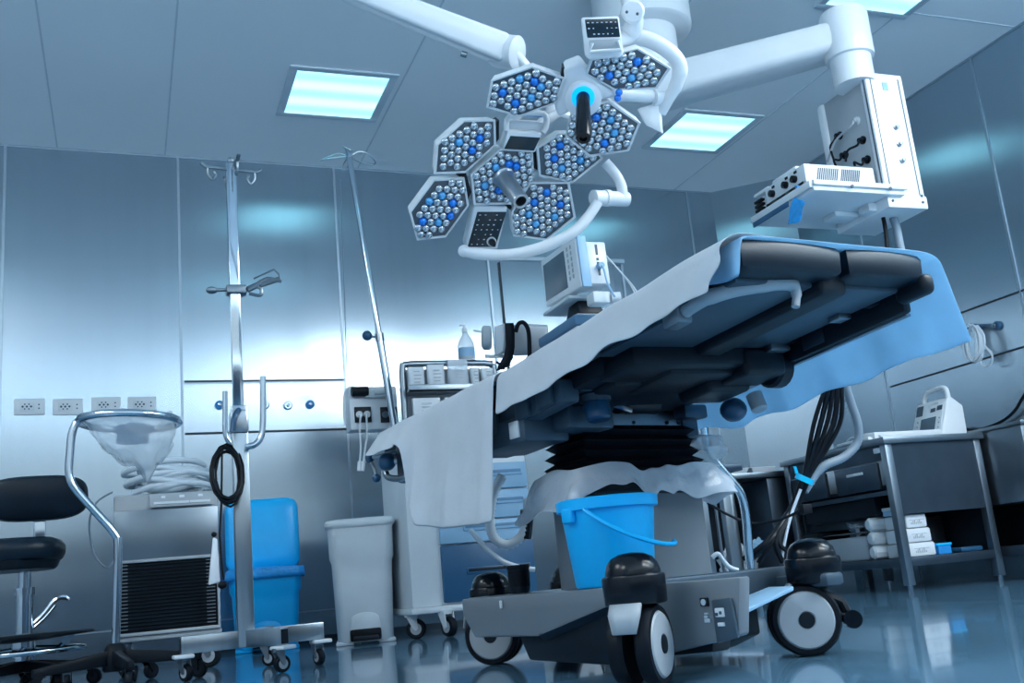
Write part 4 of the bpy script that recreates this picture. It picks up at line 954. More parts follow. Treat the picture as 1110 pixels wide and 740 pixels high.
# clear bag in the ring
m_ = MB(); rows = []
for j in range(13):
    t = j/12; r = []
    for i in range(40):
        a = 2*PI*i/40; k = (.88-.1*t if t < .1 else .87-.45*t**2.2); nn = noise.noise(V((math.cos(a)*2.6, math.sin(a)*2.6, t*3.1)))
        r.append(rc+V((rad*k*math.cos(a)*(1+.45*nn*t)+.05*t, .17*k*math.sin(a)*(1+.4*nn*t)+.02, .022-.21*t*(1+.5*noise.noise(V((math.cos(a)*1.3, math.sin(a)*1.3, 3))))+.03*nn+.02*t*noise.noise(V((math.cos(a)*5, math.sin(a)*5, t*6))))))
    rows.append(r)
m_.loft(rows[::-1]); o = m_.build('bag', 'film', None, sharp=180); tag(o, 'crumpled clear plastic bag hanging in the ring of the bent tube stand', 'plastic bag')
m_ = MB(); cpt = rc+V((.02, .02, -.035)); m_.ball(cpt, .085, 16, (1.0, .8, .35)); m_.box(tuple(cpt+V((-.07, -.05, -.06))), tuple(cpt+V((.06, .04, -.02))), .01)
o = m_.build('blue_pack', 'midblue', None); tag(o, 'small blue pack lying inside the clear bag in the ring stand', 'pack')

# ------------------------------------------------------------------ operator's stool
sy = 4.95; P = lambda x, y, k=0: at_y(x, y, sy+k)
c = P(26, 690); sx = c.x
ch = thing('operator_stool', 'black operator stool with a padded backrest and chrome footring', 'stool', (sx, sy, 0))
s0 = P(20, 597)
def puff(c, a, b, h, e=2.6, n=28, tilt=None):
    m_ = MB(); rings = []
    for z, k in ((-h, .80), (-h*.8, .93), (-h*.3, 1), (h*.3, 1), (h*.75, .94), (h, .80), (h*1.05, .4)):
        rr = []
        for i in range(n):
            t = 2*PI*i/n; ct, st = math.cos(t), math.sin(t); p = V((a*k*abs(ct)**(2/e)*(1 if ct > 0 else -1), b*k*abs(st)**(2/e)*(1 if st > 0 else -1), z)); rr.append(c+(tilt @ p if tilt else p))
        rings.append(rr)
    m_.loft(rings); return m_
st = puff(V((sx-.05, sy, s0.z-.005)), .21, .21, .05)
st.build('seat', 'vinyl', ch)
st = MB(); st.lathe([(.17, -.085), (.18, -.075), (.19, -.045)], (sx-.05, sy, s0.z), (0, 0, 1), 28); st.build('seat_shell', 'dark', ch)
m_ = MB(); bc = P(40, 540, .16); m_ = puff(bc, .215, .102, .045, 3.2, 32, Matrix.Rotation(math.radians(-82), 3, 'X') @ Matrix.Rotation(0, 3, 'Z')); m_.build('backrest', 'vinyl', ch)
m_ = MB(); q = P(43, 572, .18); m_.box((q.x-.025, sy+.17, s0.z-.04), (q.x+.025, sy+.185, bc.z), .004); m_.box((q.x-.025, sy+.0, s0.z-.07), (q.x+.025, sy+.185, s0.z-.05), .004); m_.build('back_bracket', 'chrome', ch)
m_ = MB(); m_.cyl((sx, sy, .12), (sx, sy, .40), .036); m_.cyl((sx, sy, .40), (sx, sy, s0.z-.06), .026); m_.lathe([(.043, 0), (.043, .03)], (sx, sy, .40), (0, 0, 1), 18); m_.build('column', 'chrome', ch)
m_ = MB(); m_.tube([P(27, 683), P(45, 668), P(60, 650), P(70, 647), P(75, 650)], [.009, .009, .010, .011, .009], 8, smooth=4); m_.tube([P(29, 686), P(47, 671), P(60, 656)], .006, 8, smooth=3); m_.build('lever', 'chrome', ch)
m_ = MB(); R = .235; zf = .165; m_.tube([V((sx+R*math.cos(a), sy+R*math.sin(a), zf)) for a in [2*PI*i/48 for i in range(48)]], .012, 10, closed=True)
for k in range(3):
    a = 2*PI*k/3+.5; m_.tube([V((sx, sy, zf+.02)), V((sx+R*math.cos(a), sy+R*math.sin(a), zf))], .008, 8)
m_.lathe([(.048, -.02), (.048, .05)], (sx, sy, zf), (0, 0, 1), 18); m_.build('footring', 'chrome', ch)
m_ = MB(); m_.lathe([(.05, .06), (.30, .215), (.32, .225), (.31, .235), (.05, .235)], (sx, sy, 0), (0, 0, 1), 40)
m_ = MB()
for k in range(5):
    a = math.radians(20+72*k); dv = V((math.cos(a), math.sin(a), 0)); sv = V((-dv.y, dv.x, 0)); c = V((sx, sy, 0)); L = .30
    m_ = MB(); m_.hexa([c-sv*.028+V((0, 0, .085)), c+dv*L-sv*.018+V((0, 0, .075)), c+dv*L+sv*.018+V((0, 0, .075)), c+sv*.028+V((0, 0, .085)), c-sv*.024+V((0, 0, .135)), c+dv*L-sv*.014+V((0, 0, .10)), c+dv*L+sv*.014+V((0, 0, .10)), c+sv*.024+V((0, 0, .135))], .006); m_.build('leg', 'black', ch)
    e = c+dv*(L-.01); castor_small(ch, (e.x, e.y, 0), .033, a+.9, disc='dark', fork='black', fh=.077)
m_ = MB(); m_.lathe([(.04, .205), (.30, .222), (.31, .228), (.30, .236), (.04, .240)], (sx-.03, sy, 0), (0, 0, 1), 40); m_.build('foot_plate', 'black', ch)
m_ = MB(); m_.hexa([P(62, 702), P(70, 690), P(82, 686), P(74, 697), P(62, 702, .02), P(70, 690, .02), P(82, 686, .02), P(74, 697, .02)]); m_.tube([P(60, 705), P(68, 697)], .01, 6); m_.build('foot_lever', 'chrome', ch)

# ------------------------------------------------------------------ leaning drip pole
dp0, dp1 = at_y(431, 482, 6.15), at_y(378, 168, 6.15)
dpole = thing('drip_pole', 'tall leaning steel drip pole with wire loops on top and a blue knob', 'drip pole', tuple(dp0))
mid = dp0.lerp(dp1, .355); ax = (dp1-dp0).normalized()
m_ = MB(); low = dp0-ax*.12; m_.tube([low, mid], .024, 12); m_.build('lower_tube', 'chrome', dpole)
m_ = MB(); m_.tube([mid, dp1], .019, 12); m_.lathe([(.022, 0), (.022, .02), (.01, .03)], dp1, ax, 12); m_.build('upper_tube', 'chrome', dpole)
m_ = MB(); m_.lathe([(.028, -.02), (.028, .03)], mid, ax, 14); m_.tube([mid, mid+V((-.07, -.02, .01))], .008, 8); m_.build('clamp', 'steel', dpole)
m_ = MB(); m_.ball(mid+V((-.085, -.025, .01)), .032, 14); m_.build('blue_knob', 'knob', dpole)
m_ = MB()
for a in (.1, 1.5, 2.9, 4.5):
    dv = V((math.cos(a), math.sin(a)*.9, 0)); sv = V((-dv.y, dv.x, 0)); t0 = dp1+V((0, 0, -.01))
    m_.tube([t0, t0+dv*.09+sv*.03+V((0, 0, -.02)), t0+dv*.165+sv*.03+V((0, 0, -.03)), t0+dv*.18+V((0, 0, -.02)), t0+dv*.12-sv*.03+V((0, 0, .02)), t0+dv*.06-sv*.02+V((0, 0, .03)), t0+dv*.01], .0048, 6, smooth=4)
m_.build('hook_loop', 'steel', dpole)
m_ = MB(); P = lambda x, y: at_y(x, y, 6.45); m_.tube([P(369, 195), P(374, 340), P(376, 405)], .003, 6); m_.build('thin_cord', 'greyhose', dpole)

# white power strip box behind the pole
P = lambda x, y: at_y(x, y, 6.35)
a, b = P(377, 420), P(432, 465); wbx = thing('socket_box', 'white medical socket box with two black sockets behind the leaning pole', 'socket box', ((a.x+b.x)/2, 6.35, b.z))
m_ = MB(); m_.box((a.x, 6.33, b.z), (b.x, 6.47, a.z), .012); m_.build('body', 'white', wbx)
m_ = MB(); m_.tube([P(374, 461), P(373, 430), P(377, 421), P(384, 419)], .008, 8, smooth=3); m_.build('side_handle', 'ivory', wbx); m_ = MB(); m_.tube([P(434, 421), P(440, 445), P(446, 455), P(447, 462)], .009, 8, smooth=3); m_.build('side_handle', 'ivory', wbx)
for x0, x1 in ((383, 402), (411, 430)):
    p, q = P(x0, 442), P(x1, 458); m_ = MB(); m_.box((p.x, 6.318, q.z), (q.x, 6.335, p.z), .003); so = m_.build('socket', 'dark', wbx)
    m_ = MB()
    for k in (.27, .73): m_.lathe([(.022, 0), (.022, .006), (.016, .006), (.016, .002)], (p.x+(q.x-p.x)*k, 6.318, (p.z+q.z)/2), (0, -1, 0), 16)
    m_.build('socket_ring', 'satin', so)
m_ = MB(); p = P(387, 426); m_.cyl((p.x-.045, 6.30, p.z), (p.x+.06, 6.30, p.z), .031); m_.build('black_grip', 'black', wbx)
m_ = MB(); p = P(408, 427); m_.box((p.x-.08, 6.29, p.z-.03), (p.x+.09, 6.33, p.z+.012), .01); m_.cyl((p.x-.03, 6.29, p.z), (p.x+.06, 6.28, p.z+.01), .02); m_.build('bracket', 'ivory', wbx)
P = lambda x, y: at_y(x, y, 6.30)
for pts in (((391, 449), (390, 465), (391, 485), (390, 500)), ((397, 449), (398, 470), (396, 485), (394, 500)), ((425, 449), (424, 460), (412, 480), (402, 492))):
    m_ = MB(); q = [P(*k) for k in pts]; m_.tube(q, .006, 8, smooth=4); m_.cyl(q[-1], q[-1]+(q[-1]-q[-2]).normalized()*.06, .014); m_.build('plug_lead', 'white', wbx)

# ------------------------------------------------------------------ supply cart with packets above and blue drawers below
cy0, cy1 = 5.72, 6.30; P = lambda x, y: at_y(x, y, cy0)
xl, xm, xr_ = P(447, 640).x, P(481, 640).x, P(584, 640).x
cart = thing('anaesthesia_cart', 'pale anaesthesia cart with blue drawers below and a packet rail above', 'medical cart', ((xl+xr_)/2, (cy0+cy1)/2, 0))
m_ = MB(); m_.box((xl, cy0+.02, .17), (xm, cy1, 1.02), .012); m_.build('side_column', 'ivory', cart)
m_ = MB(); m_.box((xl-.02, cy0-.02, .135), (xr_+.02, cy1, .172), .012); m_.build('base_plate', 'ivory', cart)
m_ = MB(); m_.box((xm-.01, cy0+.015, .17), (xr_, cy1, 1.0), .01); m_.build('body', 'ivory', cart)
for z0, z1, m, g in ((.185, .500, 'navy', .345), (.508, .63, 'paleblue', .59), (.638, .80, 'paleblue', .735), (.808, .96, 'paleblue', .9)):
    m_ = MB(); m_.box((xm, cy0-.012, z0), (xr_-.01, cy0+.02, z1), .006); dr_ = m_.build('drawer', m, cart)
    m_ = MB(); m_.box((xm+.14, cy0-.022, g-.018), (xr_-.04, cy0-.008, g+.022), .012); m_.build('drawer_handle', m, dr_)
    m_ = MB(); m_.box((xm+.15, cy0-.0235, g-.002), (xr_-.05, cy0-.018, g+.016), .006); m_.build('handle_recess', 'dark' if m == 'navy' else 'midblue', dr_)
for x, y, a in ((xl+.05, cy0+.16, 1.2), (xl+.19, cy0-.03, .35), (xr_-.08, cy0+.03, .3), (xr_-.08, cy1-.08, 1)): castor_small(cart, (x, y, 0), .056, a, disc='grey', fork='ivory', fh=.135)
# packet rack above
P = lambda x, y: at_y(x, y, 5.95)
f0, f1 = P(437, 560), P(437, 402); f2 = P(532, 394)
m_ = MB(); xA, xB, zT = P(437, 420).x, P(536, 420).x, P(480, 394).z
m_.tube([V((xA, 5.95, .95)), V((xA, 5.95, zT-.06)), V((xA+.02, 5.95, zT-.015)), V((xA+.06, 5.95, zT)), V((xB-.06, 5.95, zT)), V((xB-.01, 5.95, zT-.02)), V((xB+.01, 5.95, zT-.08)), V((xB+.01, 5.95, .95))], .02, 10, smooth=2); m_.build('rack_frame', 'satin', cart)
m_ = MB(); m_.box((xA, 5.97, 1.0), (xB, 5.99, zT-.03)); m_.build('rack_panel', 'grey', cart)
zz = [P(480, 425).z, P(480, 460).z]
m_ = MB()
for z in zz: m_.box((xA+.01, 5.86, z-.012), (xB, 5.97, z+.004), .003); m_.box((xA+.01, 5.86, z-.012), (xB, 5.868, z+.035), .003)
m_.build('rack_shelf', 'satin', cart)
k = 0
names = ['white paper packet leftmost on the upper rack of the cart', 'white paper packet second from left on the upper rack of the cart', 'large clear wrapped packet in the middle of the upper rack of the cart', 'white packet second from right on the upper rack of the cart', 'white packet at the right end of the upper rack of the cart', 'broad white packet on the lower rack of the cart', 'white packet at the right of the lower rack of the cart']
for (x0, x1, y0, y1) in ((442, 462, 400, 425), (463, 484, 398, 425), (485, 510, 392, 424), (510, 521, 400, 423), (522, 537, 399, 421), (447, 480, 434, 460), (482, 500, 432, 458)):
    p, q = at_y(x0, y0, 5.9), at_y(x1, y1, 5.9); sh = zz[0 if k < 5 else 1]+.007; hgt = p.z-q.z
    m_ = MB(); bm = bmesh.new(); bmesh.ops.create_grid(bm, x_segments=8, y_segments=8, size=.5); 
    rows = []; rows2 = []
    for j in range(9):
        r, r2 = [], []
        for i in range(9):
            u, v = i/8, j/8; bul = .022*math.sin(PI*u)**.6*math.sin(PI*min(1, v+.08))**.6; x = p.x+(q.x-p.x)*(.03+.94*u); z = sh+hgt*v; nn = .006*noise.noise(V((x*30, z*30, k)))
            r.append(V((x, 5.905-bul+nn, z))); r2.append(V((x, 5.935+.3*bul, z)))
        rows.append(r); rows2.append(r2)
    bm.free(); m_.loft([rows[j]+rows2[j][::-1] for j in range(9)]); pk = thing('packet', names[k], 'packet', ((p.x+q.x)/2, 5.92, sh), 0, 'white packets on the cart rack')
    m_.build('wrapper', 'haze' if k == 2 else 'white', pk, sharp=60)
    m_ = MB(); cx_, cz_ = (p.x+q.x)/2, sh+hgt*.5; w = (q.x-p.x)*.22
    for i in range(4): m_.box((cx_-w, 5.876, cz_-.03+.022*i), (cx_+w*(.6+.4*((i*7) % 3)/2), 5.880, cz_-.026+.022*i))
    m_.build('print', 'grey', pk); k += 1
# bottle on top of the rack
p = at_y(507, 398, 5.95); bo = thing('dispenser_bottle', 'clear spray bottle standing on top of the packet rack', 'bottle', (p.x, 5.95, zT+.02))
m_ = MB(); m_.lathe([(.05, 0), (.053, .01), (.053, .09), (.045, .12), (.022, .16), (.016, .175), (.016, .185)], (p.x, 5.95, zT+.02), (0, 0, 1), 20); m_.build('body', 'clear', bo)
m_ = MB(); m_.lathe([(.018, .18), (.018, .205), (.008, .21), (.007, .225)], (p.x, 5.95, zT+.02), (0, 0, 1), 14); m_.box((p.x-.03, 5.94, zT+.24), (p.x+.01, 5.96, zT+.25), .003); m_.build('pump', 'white', bo)
m_ = MB(); m_.lathe([(.0535, .02), (.0535, .075)], (p.x, 5.95, zT+.02), (0, 0, 1), 20); m_.build('label_band', 'paleblue', bo)

# ------------------------------------------------------------------ patient monitor and ventilator on the anaesthesia machine behind the table
P = lambda x, y, k=0: at_d(x, y, 4.7+k)
am = thing('anaesthesia_machine', 'anaesthesia machine behind the table with a blue-grey top tray', 'medical device', (2.05, 4.35, 0))
# its body stands behind the table, mostly hidden
K = at_d(622, 340, 4.62); zt_ = K.z; yA, yB = K.y, at_x(582, 361, K.x).y; xA_, xB_ = K.x, K.x+.36
m_ = MB(); m_.box((xA_, yA, zt_-.05), (xB_, yB, zt_), .012, 2); m_.build('tray', 'midblue', am)
m_ = MB(); m_.box((xA_+.015, yA+.015, zt_-.085), (xB_-.015, yB-.015, zt_-.05), .006, 2); m_.build('tray_base', 'ivory', am)
m_ = MB(); m_.box((xA_+.02, yA+.02, .16), (xB_-.02, yB-.02, zt_-.084), .012, 2); m_.build('cabinet', 'ivory', am)
for x, y in ((xA_+.06, yA+.06), (xB_-.06, yA+.06), (xA_+.06, yB-.06), (xB_-.06, yB-.06)): castor_small(am, (x, y, 0), .06, .4, fh=.16)
# monitor facing across the table
n = V((-1, 0, 0)); cm = at_x(608, 297, K.x+.005)
fq = [at_plane(x, y, cm, n) for x, y in ((585.5, 283), (622.5, 255.5), (630, 311), (592.5, 333))]
mo = thing('patient_monitor', 'white patient monitor with a grey blank screen, on the blue-grey tray', 'monitor', tuple(sum(fq, V())/4))
m_ = MB(); m_.prism(fq, -n*.05, .008, 3); m_.build('case', 'white', mo)
m_ = MB(); sq = [at_plane(x, y, cm+n*.002, n) for x, y in ((588.5, 288), (610.5, 271.5), (615.5, 311.5), (592, 326.5))]; m_.prism(sq, -n*.004, .001); m_.build('screen', 'screen', mo)
for j in range(6):
    for i in range(2):
        x, y = 614.0+3.6*i+.75*j, 270.5-2.6*i+6.3*j; q = at_plane(x, y, cm+n*.0022, n); xx, yy, _ = frame(n); m_ = MB(); m_.prism([q-xx*.006-yy*.009, q+xx*.006-yy*.009, q+xx*.006+yy*.009, q-xx*.006+yy*.009], -n*.003); m_.build('button', 'grey', mo)
side = fq[1]-fq[0]; side.normalize(); back = -n
m_ = MB(); m_.hexa([fq[1]+back*.005, fq[1]+back*.05, fq[2]+back*.05, fq[2]+back*.005]+[p+side*.012 for p in (fq[1]+back*.005, fq[1]+back*.05, fq[2]+back*.05, fq[2]+back*.005)], .004); m_.build('blue_edge', 'paleblue', mo)
m_ = MB(); t_ = fq[1].lerp(fq[2], .10); b_ = fq[1].lerp(fq[2], .93)
o1 = t_+back*.06+side*.02; m_.hexa([t_+back*.05-side*.15, t_+back*.05+side*.0, b_+back*.05+side*.0, b_+back*.05-side*.15, t_+back*.15-side*.15, t_+back*.15, b_+back*.15, b_+back*.15-side*.15], .008); mod_ = m_.build('rear_module', 'white', mo)
m_ = MB()
for k, h in ((.2, .05), (.42, .012), (.52, .012), (.72, .035)):
    q = t_.lerp(b_, k)+back*.10; m_.hexa([q+V((0, 0, h/2))-back*.006, q+V((0, 0, h/2))+back*.006, q-V((0, 0, h/2))+back*.006, q-V((0, 0, h/2))-back*.006]+[p+side*.002 for p in (q+V((0, 0, h/2))-back*.006, q+V((0, 0, h/2))+back*.006, q-V((0, 0, h/2))+back*.006, q-V((0, 0, h/2))-back*.006)])
m_.build('port', 'ink', mod_)
q = t_.lerp(b_, .60)+back*.10; m_ = MB(); m_.cyl(q, q+side*.035, .014); m_.tube([q+side*.03, q+side*.05+V((0, 0, -.03)), q+side*.07+V((0, 0, -.10)), q+side*.12+V((0, 0, -.17))], .005, 6, smooth=4); m_.build('blue_lead', 'paleblue', mo)
m_ = MB()
for k in (0, .012): m_.tube([q+side*.01+back*.04+V((0, 0, .05)), q+side*.07+back*.06+V((0, 0, -.03)), q+side*.13+back*.08+V((0, 0, -.12+k)), q+side*.18+back*.08+V((0, 0, -.20+k*3))], .003, 6, smooth=4)
m_.build('lead', 'ivory', mo)
zb_ = min(p.z for p in fq)-.004; m_ = MB(); m_.box((xA_-.012, yA+.01, zb_-.016), (xA_+.17, max(fq[0].y, fq[3].y)-.01, zb_), .004); m_.build('base_plate', 'ivory', mo)
m_ = MB(); m_.box((xA_+.03, yA+.03, zt_+.001), (xA_+.20, yB-.12, zt_+.012), .004); m_.build('foot_plate', 'grey', mo)
yc_ = (fq[2].y+fq[3].y)/2; m_ = MB(); m_.hexa([V((xA_+.05, yc_-.06, zb_-.015)), V((xA_+.15, yc_-.06, zb_-.015)), V((xA_+.15, yc_+.05, zb_-.015)), V((xA_+.05, yc_+.05, zb_-.015))]+[V((p.x, p.y, zt_+.012)) for p in (V((xA_+.04, yc_-.08, 0)), V((xA_+.17, yc_-.08, 0)), V((xA_+.17, yc_+.08, 0)), V((xA_+.04, yc_+.08, 0)))], .006); m_.build('mount', 'dark', mo)
m_ = MB(); q = fq[2]+back*.05+side*.02; m_.box(tuple(q+V((-.02, -.03, -.085))), tuple(q+V((.07, .05, -.03))), .01); m_.cyl(q+V((.07, -.02, -.06)), q+V((.11, -.03, -.06)), .025); m_.build('cable_block', 'ivory', mo)
# black-strapped device left of the monitor
P = lambda x, y, k=0: at_d(x, y, 5.0+k)
ga = thing('gas_analyser', 'pale grey device wrapped by a black strap, left of the monitor', 'medical device', tuple(P(560, 395)))
m_ = MB(); m_.hexa([P(535, 354), P(548, 350), P(548, 381), P(536, 386), P(546, 352, .16), P(556, 350, .16), P(556, 380, .16), P(546, 384, .16)], .010, 3); m_.build('front_case', 'ivory', ga)
m_ = MB(); m_.hexa([P(556, 352, .05), P(594, 354, .10), P(594, 384, .10), P(556, 386, .05), P(560, 350, .25), P(594, 352, .3), P(594, 382, .3), P(560, 384, .25)], .010, 3); m_.build('body', 'grey', ga)
m_ = MB(); m_.lathe([(.05, 0), (.06, .01), (.06, .04), (.045, .05)], P(533, 366, .02), -RT, 20); m_.build('round_port', 'grey', ga)
m_ = MB(); m_.box(tuple(P(526, 388)+V((0, 0, 0))), tuple(P(560, 384)+V((0, .05, .012))), .004); m_.build('bracket', 'ivory', ga); m_ = MB(); m_.cyl(P(513, 358, -.02), P(530, 361), .006); m_.build('pin', 'ivory', ga)
m_ = MB(); 
for off in (0, ): m_.grid([[P(x, y, -.015-.03*((i+j) % 2)*.0) for i, (x, y) in enumerate(r)] for j, r in enumerate((((547, 350), (557, 350)), ((548, 362), (558, 362)), ((548, 376), (558, 376)), ((546, 386), (556, 388)), ((540, 396), (552, 396)), ((538, 402), (545, 400))))])
m_.build('strap', 'black', ga, solid=.012)
m_ = MB(); m_.tube([P(559, 360, -.02), P(562, 351, -.02), P(568, 350, -.02), P(573, 360, -.02), P(574, 386, -.02)], .011, 8, smooth=5); m_.tube([P(555, 384, -.02), P(548, 394, -.02), P(545, 400, -.02)], .008, 6); m_.tube([P(538, 392, -.02), P(546, 398, -.02), P(553, 395, -.02)], .006, 6); m_.build('cable', 'black', ga)
m_ = MB(); a, b = P(575, 388, .18), V((0, 0, 0)); m_.box((a.x-.02, a.y-.02, zt_-.13), (a.x+.02, a.y+.02, a.z+.01), .004); m_.tube([V((a.x, a.y, zt_-.11)), V((xA_+.05, yB-.1, zt_-.11))], .02, 8); m_.build('support_arm', 'satin', ga)
# hoses and drip chamber by the drawers
P = lambda x, y, k=0: at_d(x, y, 4.0+k)
m_ = MB(); P_, R_ = ribbed([P(572, 540), P(572, 560), P(566, 580), P(550, 590), P(535, 582), P(531, 560), P(535, 535), P(545, 515)], .019, 6, .016, .09); m_.tube(P_, R_, 10)
o = m_.build('breathing_hose', 'hose', None, sharp=80); tag(o, 'white corrugated breathing hose looping in front of the blue drawers', 'hose')
m_ = MB(); m_.tube([P(510, 574), P(525, 592), P(545, 608), P(565, 615), P(580, 617)], .010, 8, smooth=5); o = m_.build('drain_tube', 'hose', None); tag(o, 'thin white tube running to the dark cup behind the table base', 'tube')
cu = P(576, 622); m_ = MB(); m_.lathe([(.028, 0), (.033, .01), (.035, .075), (.038, .078), (.038, .088), (.032, .088)], TM @ V((-.14, .36, .226)), (0, 0, 1), 24)
t_ = thing('suction_cup', 'dark ribbed cup standing on the left end of the table base', 'cup', tuple(TM @ V((-.14, .36, .226)))); m_.build('body', 'dark', t_)
m_ = MB(); m_.lathe([(.0345, .02), (.0352, .05), (.0358, .07)], TM @ V((-.14, .36, .226)), (0, 0, 1), 24); m_.build('band', 'black', t_)
m_ = MB(); m_.cyl(P(573, 562), P(571, 583), .020); m_.lathe([(.03, 0), (.03, .02)], P(572, 558), UP, 14); o = m_.build('hose_connector', 'gloss', None); tag(o, 'black hose connector at the end of the white corrugated hose', 'connector')
# ------------------------------------------------------------------ steel work counter along the right wall
gx, gy = 4.20, 4.89; HT = .895; gx1 = 4.925
ct = thing('work_counter', 'steel work counter with drawers and an open lower shelf along the right wall', 'work counter', (gx, gy, 0))
YEND = 5.93
m_ = MB(); m_.box((gx-.02, gy-.02, HT-.04), (gx1+.02, YEND, HT), .005); m_.build('worktop', 'satin', ct)
for x, y in ((gx, gy), (gx1-.05, gy), (gx, YEND-.06), (gx1-.05, YEND-.06)):
    m_ = MB(); m_.box((x, y, .035), (x+.05, y+.05, HT-.04), .004); lg = m_.build('leg', 'satin', ct)
    m_ = MB(); m_.cyl((x+.025, y+.025, 0), (x+.025, y+.025, .04), .018); m_.build('foot', 'chrome', lg)
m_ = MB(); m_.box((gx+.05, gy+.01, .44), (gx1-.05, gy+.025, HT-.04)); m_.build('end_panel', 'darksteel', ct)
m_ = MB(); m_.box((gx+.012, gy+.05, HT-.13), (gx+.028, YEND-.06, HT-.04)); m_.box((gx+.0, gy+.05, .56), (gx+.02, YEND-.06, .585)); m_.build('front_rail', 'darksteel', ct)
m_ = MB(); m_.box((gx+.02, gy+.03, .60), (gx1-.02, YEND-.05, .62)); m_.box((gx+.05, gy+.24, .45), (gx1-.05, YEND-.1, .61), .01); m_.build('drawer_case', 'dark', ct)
y = gy+.06
for y0, y1 in ((gy+.10, gy+.50), (gy+.60, gy+.96)):
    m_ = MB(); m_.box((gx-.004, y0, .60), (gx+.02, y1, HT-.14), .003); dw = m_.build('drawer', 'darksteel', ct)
    m_ = MB(); m_.box((gx-.016, (y0+y1)/2-.075, HT-.195), (gx-.006, (y0+y1)/2+.075, HT-.178), .003); m_.build('drawer_handle', 'ivory', dw)
    m_ = MB(); m_.box((gx-.006, y0, HT-.142), (gx+.01, y1, HT-.134)); m_.build('drawer_lip', 'chrome', dw)
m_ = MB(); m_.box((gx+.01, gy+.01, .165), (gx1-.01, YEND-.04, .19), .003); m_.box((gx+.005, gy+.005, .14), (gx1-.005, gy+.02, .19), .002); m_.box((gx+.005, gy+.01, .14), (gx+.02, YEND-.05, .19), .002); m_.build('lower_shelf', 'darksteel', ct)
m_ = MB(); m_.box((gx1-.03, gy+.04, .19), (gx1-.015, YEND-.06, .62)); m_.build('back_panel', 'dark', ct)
m_ = MB(); m_.box((gx-.008, gy+.05, HT-.085), (gx+.013, gy+.10, HT-.055), .002); m_.build('tag_plate', 'ivory', ct)
# steel cabinet beside it against the wall
cb = thing('steel_cabinet', 'dark steel cabinet against the right wall at the edge of the photo', 'cabinet', (5.14, 5.0, 0))
m_ = MB(); m_.box((4.965, 4.60, .45), (5.30, 6.30, .905), .006); m_.build('body', 'satin', cb)
m_ = MB(); m_.box((4.965, 4.60, .14), (5.30, 6.30, .20), .004); m_.build('lower_shelf', 'darksteel', cb)
m_ = MB(); m_.box((4.95, 4.58, .895), (5.30, 6.31, .92), .004); m_.build('worktop', 'satin', cb)
for y in (4.62, 6.2):
    m_ = MB(); m_.box((4.97, y, 0), (5.02, y+.05, .46), .003); m_.build('leg', 'satin', cb)
m_ = MB(); m_.box((5.26, 4.62, .19), (5.29, 6.28, .46)); m_.build('back_panel', 'dark', cb)
# second steel table further left
st2 = thing('steel_side_table', 'steel side table with white trays on top, behind the bent chrome pole', 'table', (3.9, 6.2, 0))
P = lambda x, y: at_y(x, y, 6.05)
xa, xb, zt2 = P(782, 514).x, P(868, 506).x, P(820, 512).z
m_ = MB(); m_.box((xa, 6.0, zt2-.04), (xb, 6.55, zt2), .005); m_.build('top', 'satin', st2)
for x, y in ((xa+.02, 6.02), (xb-.06, 6.02), (xa+.02, 6.48), (xb-.06, 6.48)):
    m_ = MB(); m_.box((x, y, 0), (x+.04, y+.04, zt2-.04), .004); m_.build('leg', 'satin', st2)
m_ = MB(); m_.box((xa+.34, 6.03, .12), (xb-.02, 6.5, zt2-.045), .006); m_.build('cupboard', 'darksteel', st2)
m_ = MB(); m_.box((xa, 6.02, .10), (xb-.02, 6.5, .125), .004); m_.build('lower_shelf', 'darksteel', st2)
m_ = MB(); m_.box((xa+.03, 6.45, .2), (xb-.06, 6.47, zt2-.06)); m_.build('back_panel', 'dark', st2)
for x0, x1, lab in ((790, 812, 'left white tray on the steel side table'), (815, 841, 'right white tray on the steel side table')):
    a, b = P(x0, 508).x, P(x1, 508).x; t = thing('tray', lab, 'tray', ((a+b)/2, 6.15, zt2), 0, 'white trays on the steel side table')
    m_ = MB(); m_.loft([[(a+k, 6.05+k, z), (b-k, 6.05+k, z), (b-k, 6.25-k, z), (a+k, 6.25-k, z)] for z, k in ((zt2+.001, .02), (zt2+.006, .015), (zt2+.035, .0), (zt2+.038, .004), (zt2+.03, .008), (zt2+.012, .022))]); m_.build('body', 'white', t)

# defibrillator on the counter
P = lambda x, y, k=0: at_y(x, y, 5.0+k)
Y0d = 5.0; xf = P(1021, 469).x; x1 = P(1049, 468).x; Y1d = at_x(986, 470, xf).y
de = thing('defibrillator', 'white defibrillator with a carrying handle and a small screen, on the work counter', 'medical device', ((xf+x1)/2, (Y0d+Y1d)/2, HT))
zt1 = P(1027, 430).z; xt1 = P(1027, 430).x
prof = [(xf, HT+.001), (xf-.003, HT+.02), (xt1-.004, zt1-.015), (xt1+.01, zt1), (xt1+.03, zt1+.005), (P(1044, 439).x, P(1044, 439).z), (x1, HT+.03), (x1-.006, HT+.001)]
m_ = MB(); m_.prism([V((x, Y0d, z)) for x, z in prof], (0, Y1d-Y0d, 0), .010, 3); m_.build('case', 'white', de)
fo = V((xf-.004, Y0d, HT+.01)); fz = V((xt1-.006-xf, 0, zt1-.02-HT)); fyv = V((0, Y1d-Y0d, 0)); fn = V((-fz.z, 0, fz.x)).normalized()
def F(u, v, k=0.): return fo+fyv*u+fz*v+fn*k
def patch(u0, u1, v0, v1, k, m, name, th=.006):
    m_ = MB(); m_.prism([F(u0, v0, k), F(u1, v0, k), F(u1, v1, k), F(u0, v1, k)], -fn*th, .002); return m_.build(name, m, de)
patch(.06, .94, .03, .96, .004, 'ivory', 'front'); patch(.24, .72, .20, .56, .006, 'screen', 'screen')
m_ = MB()
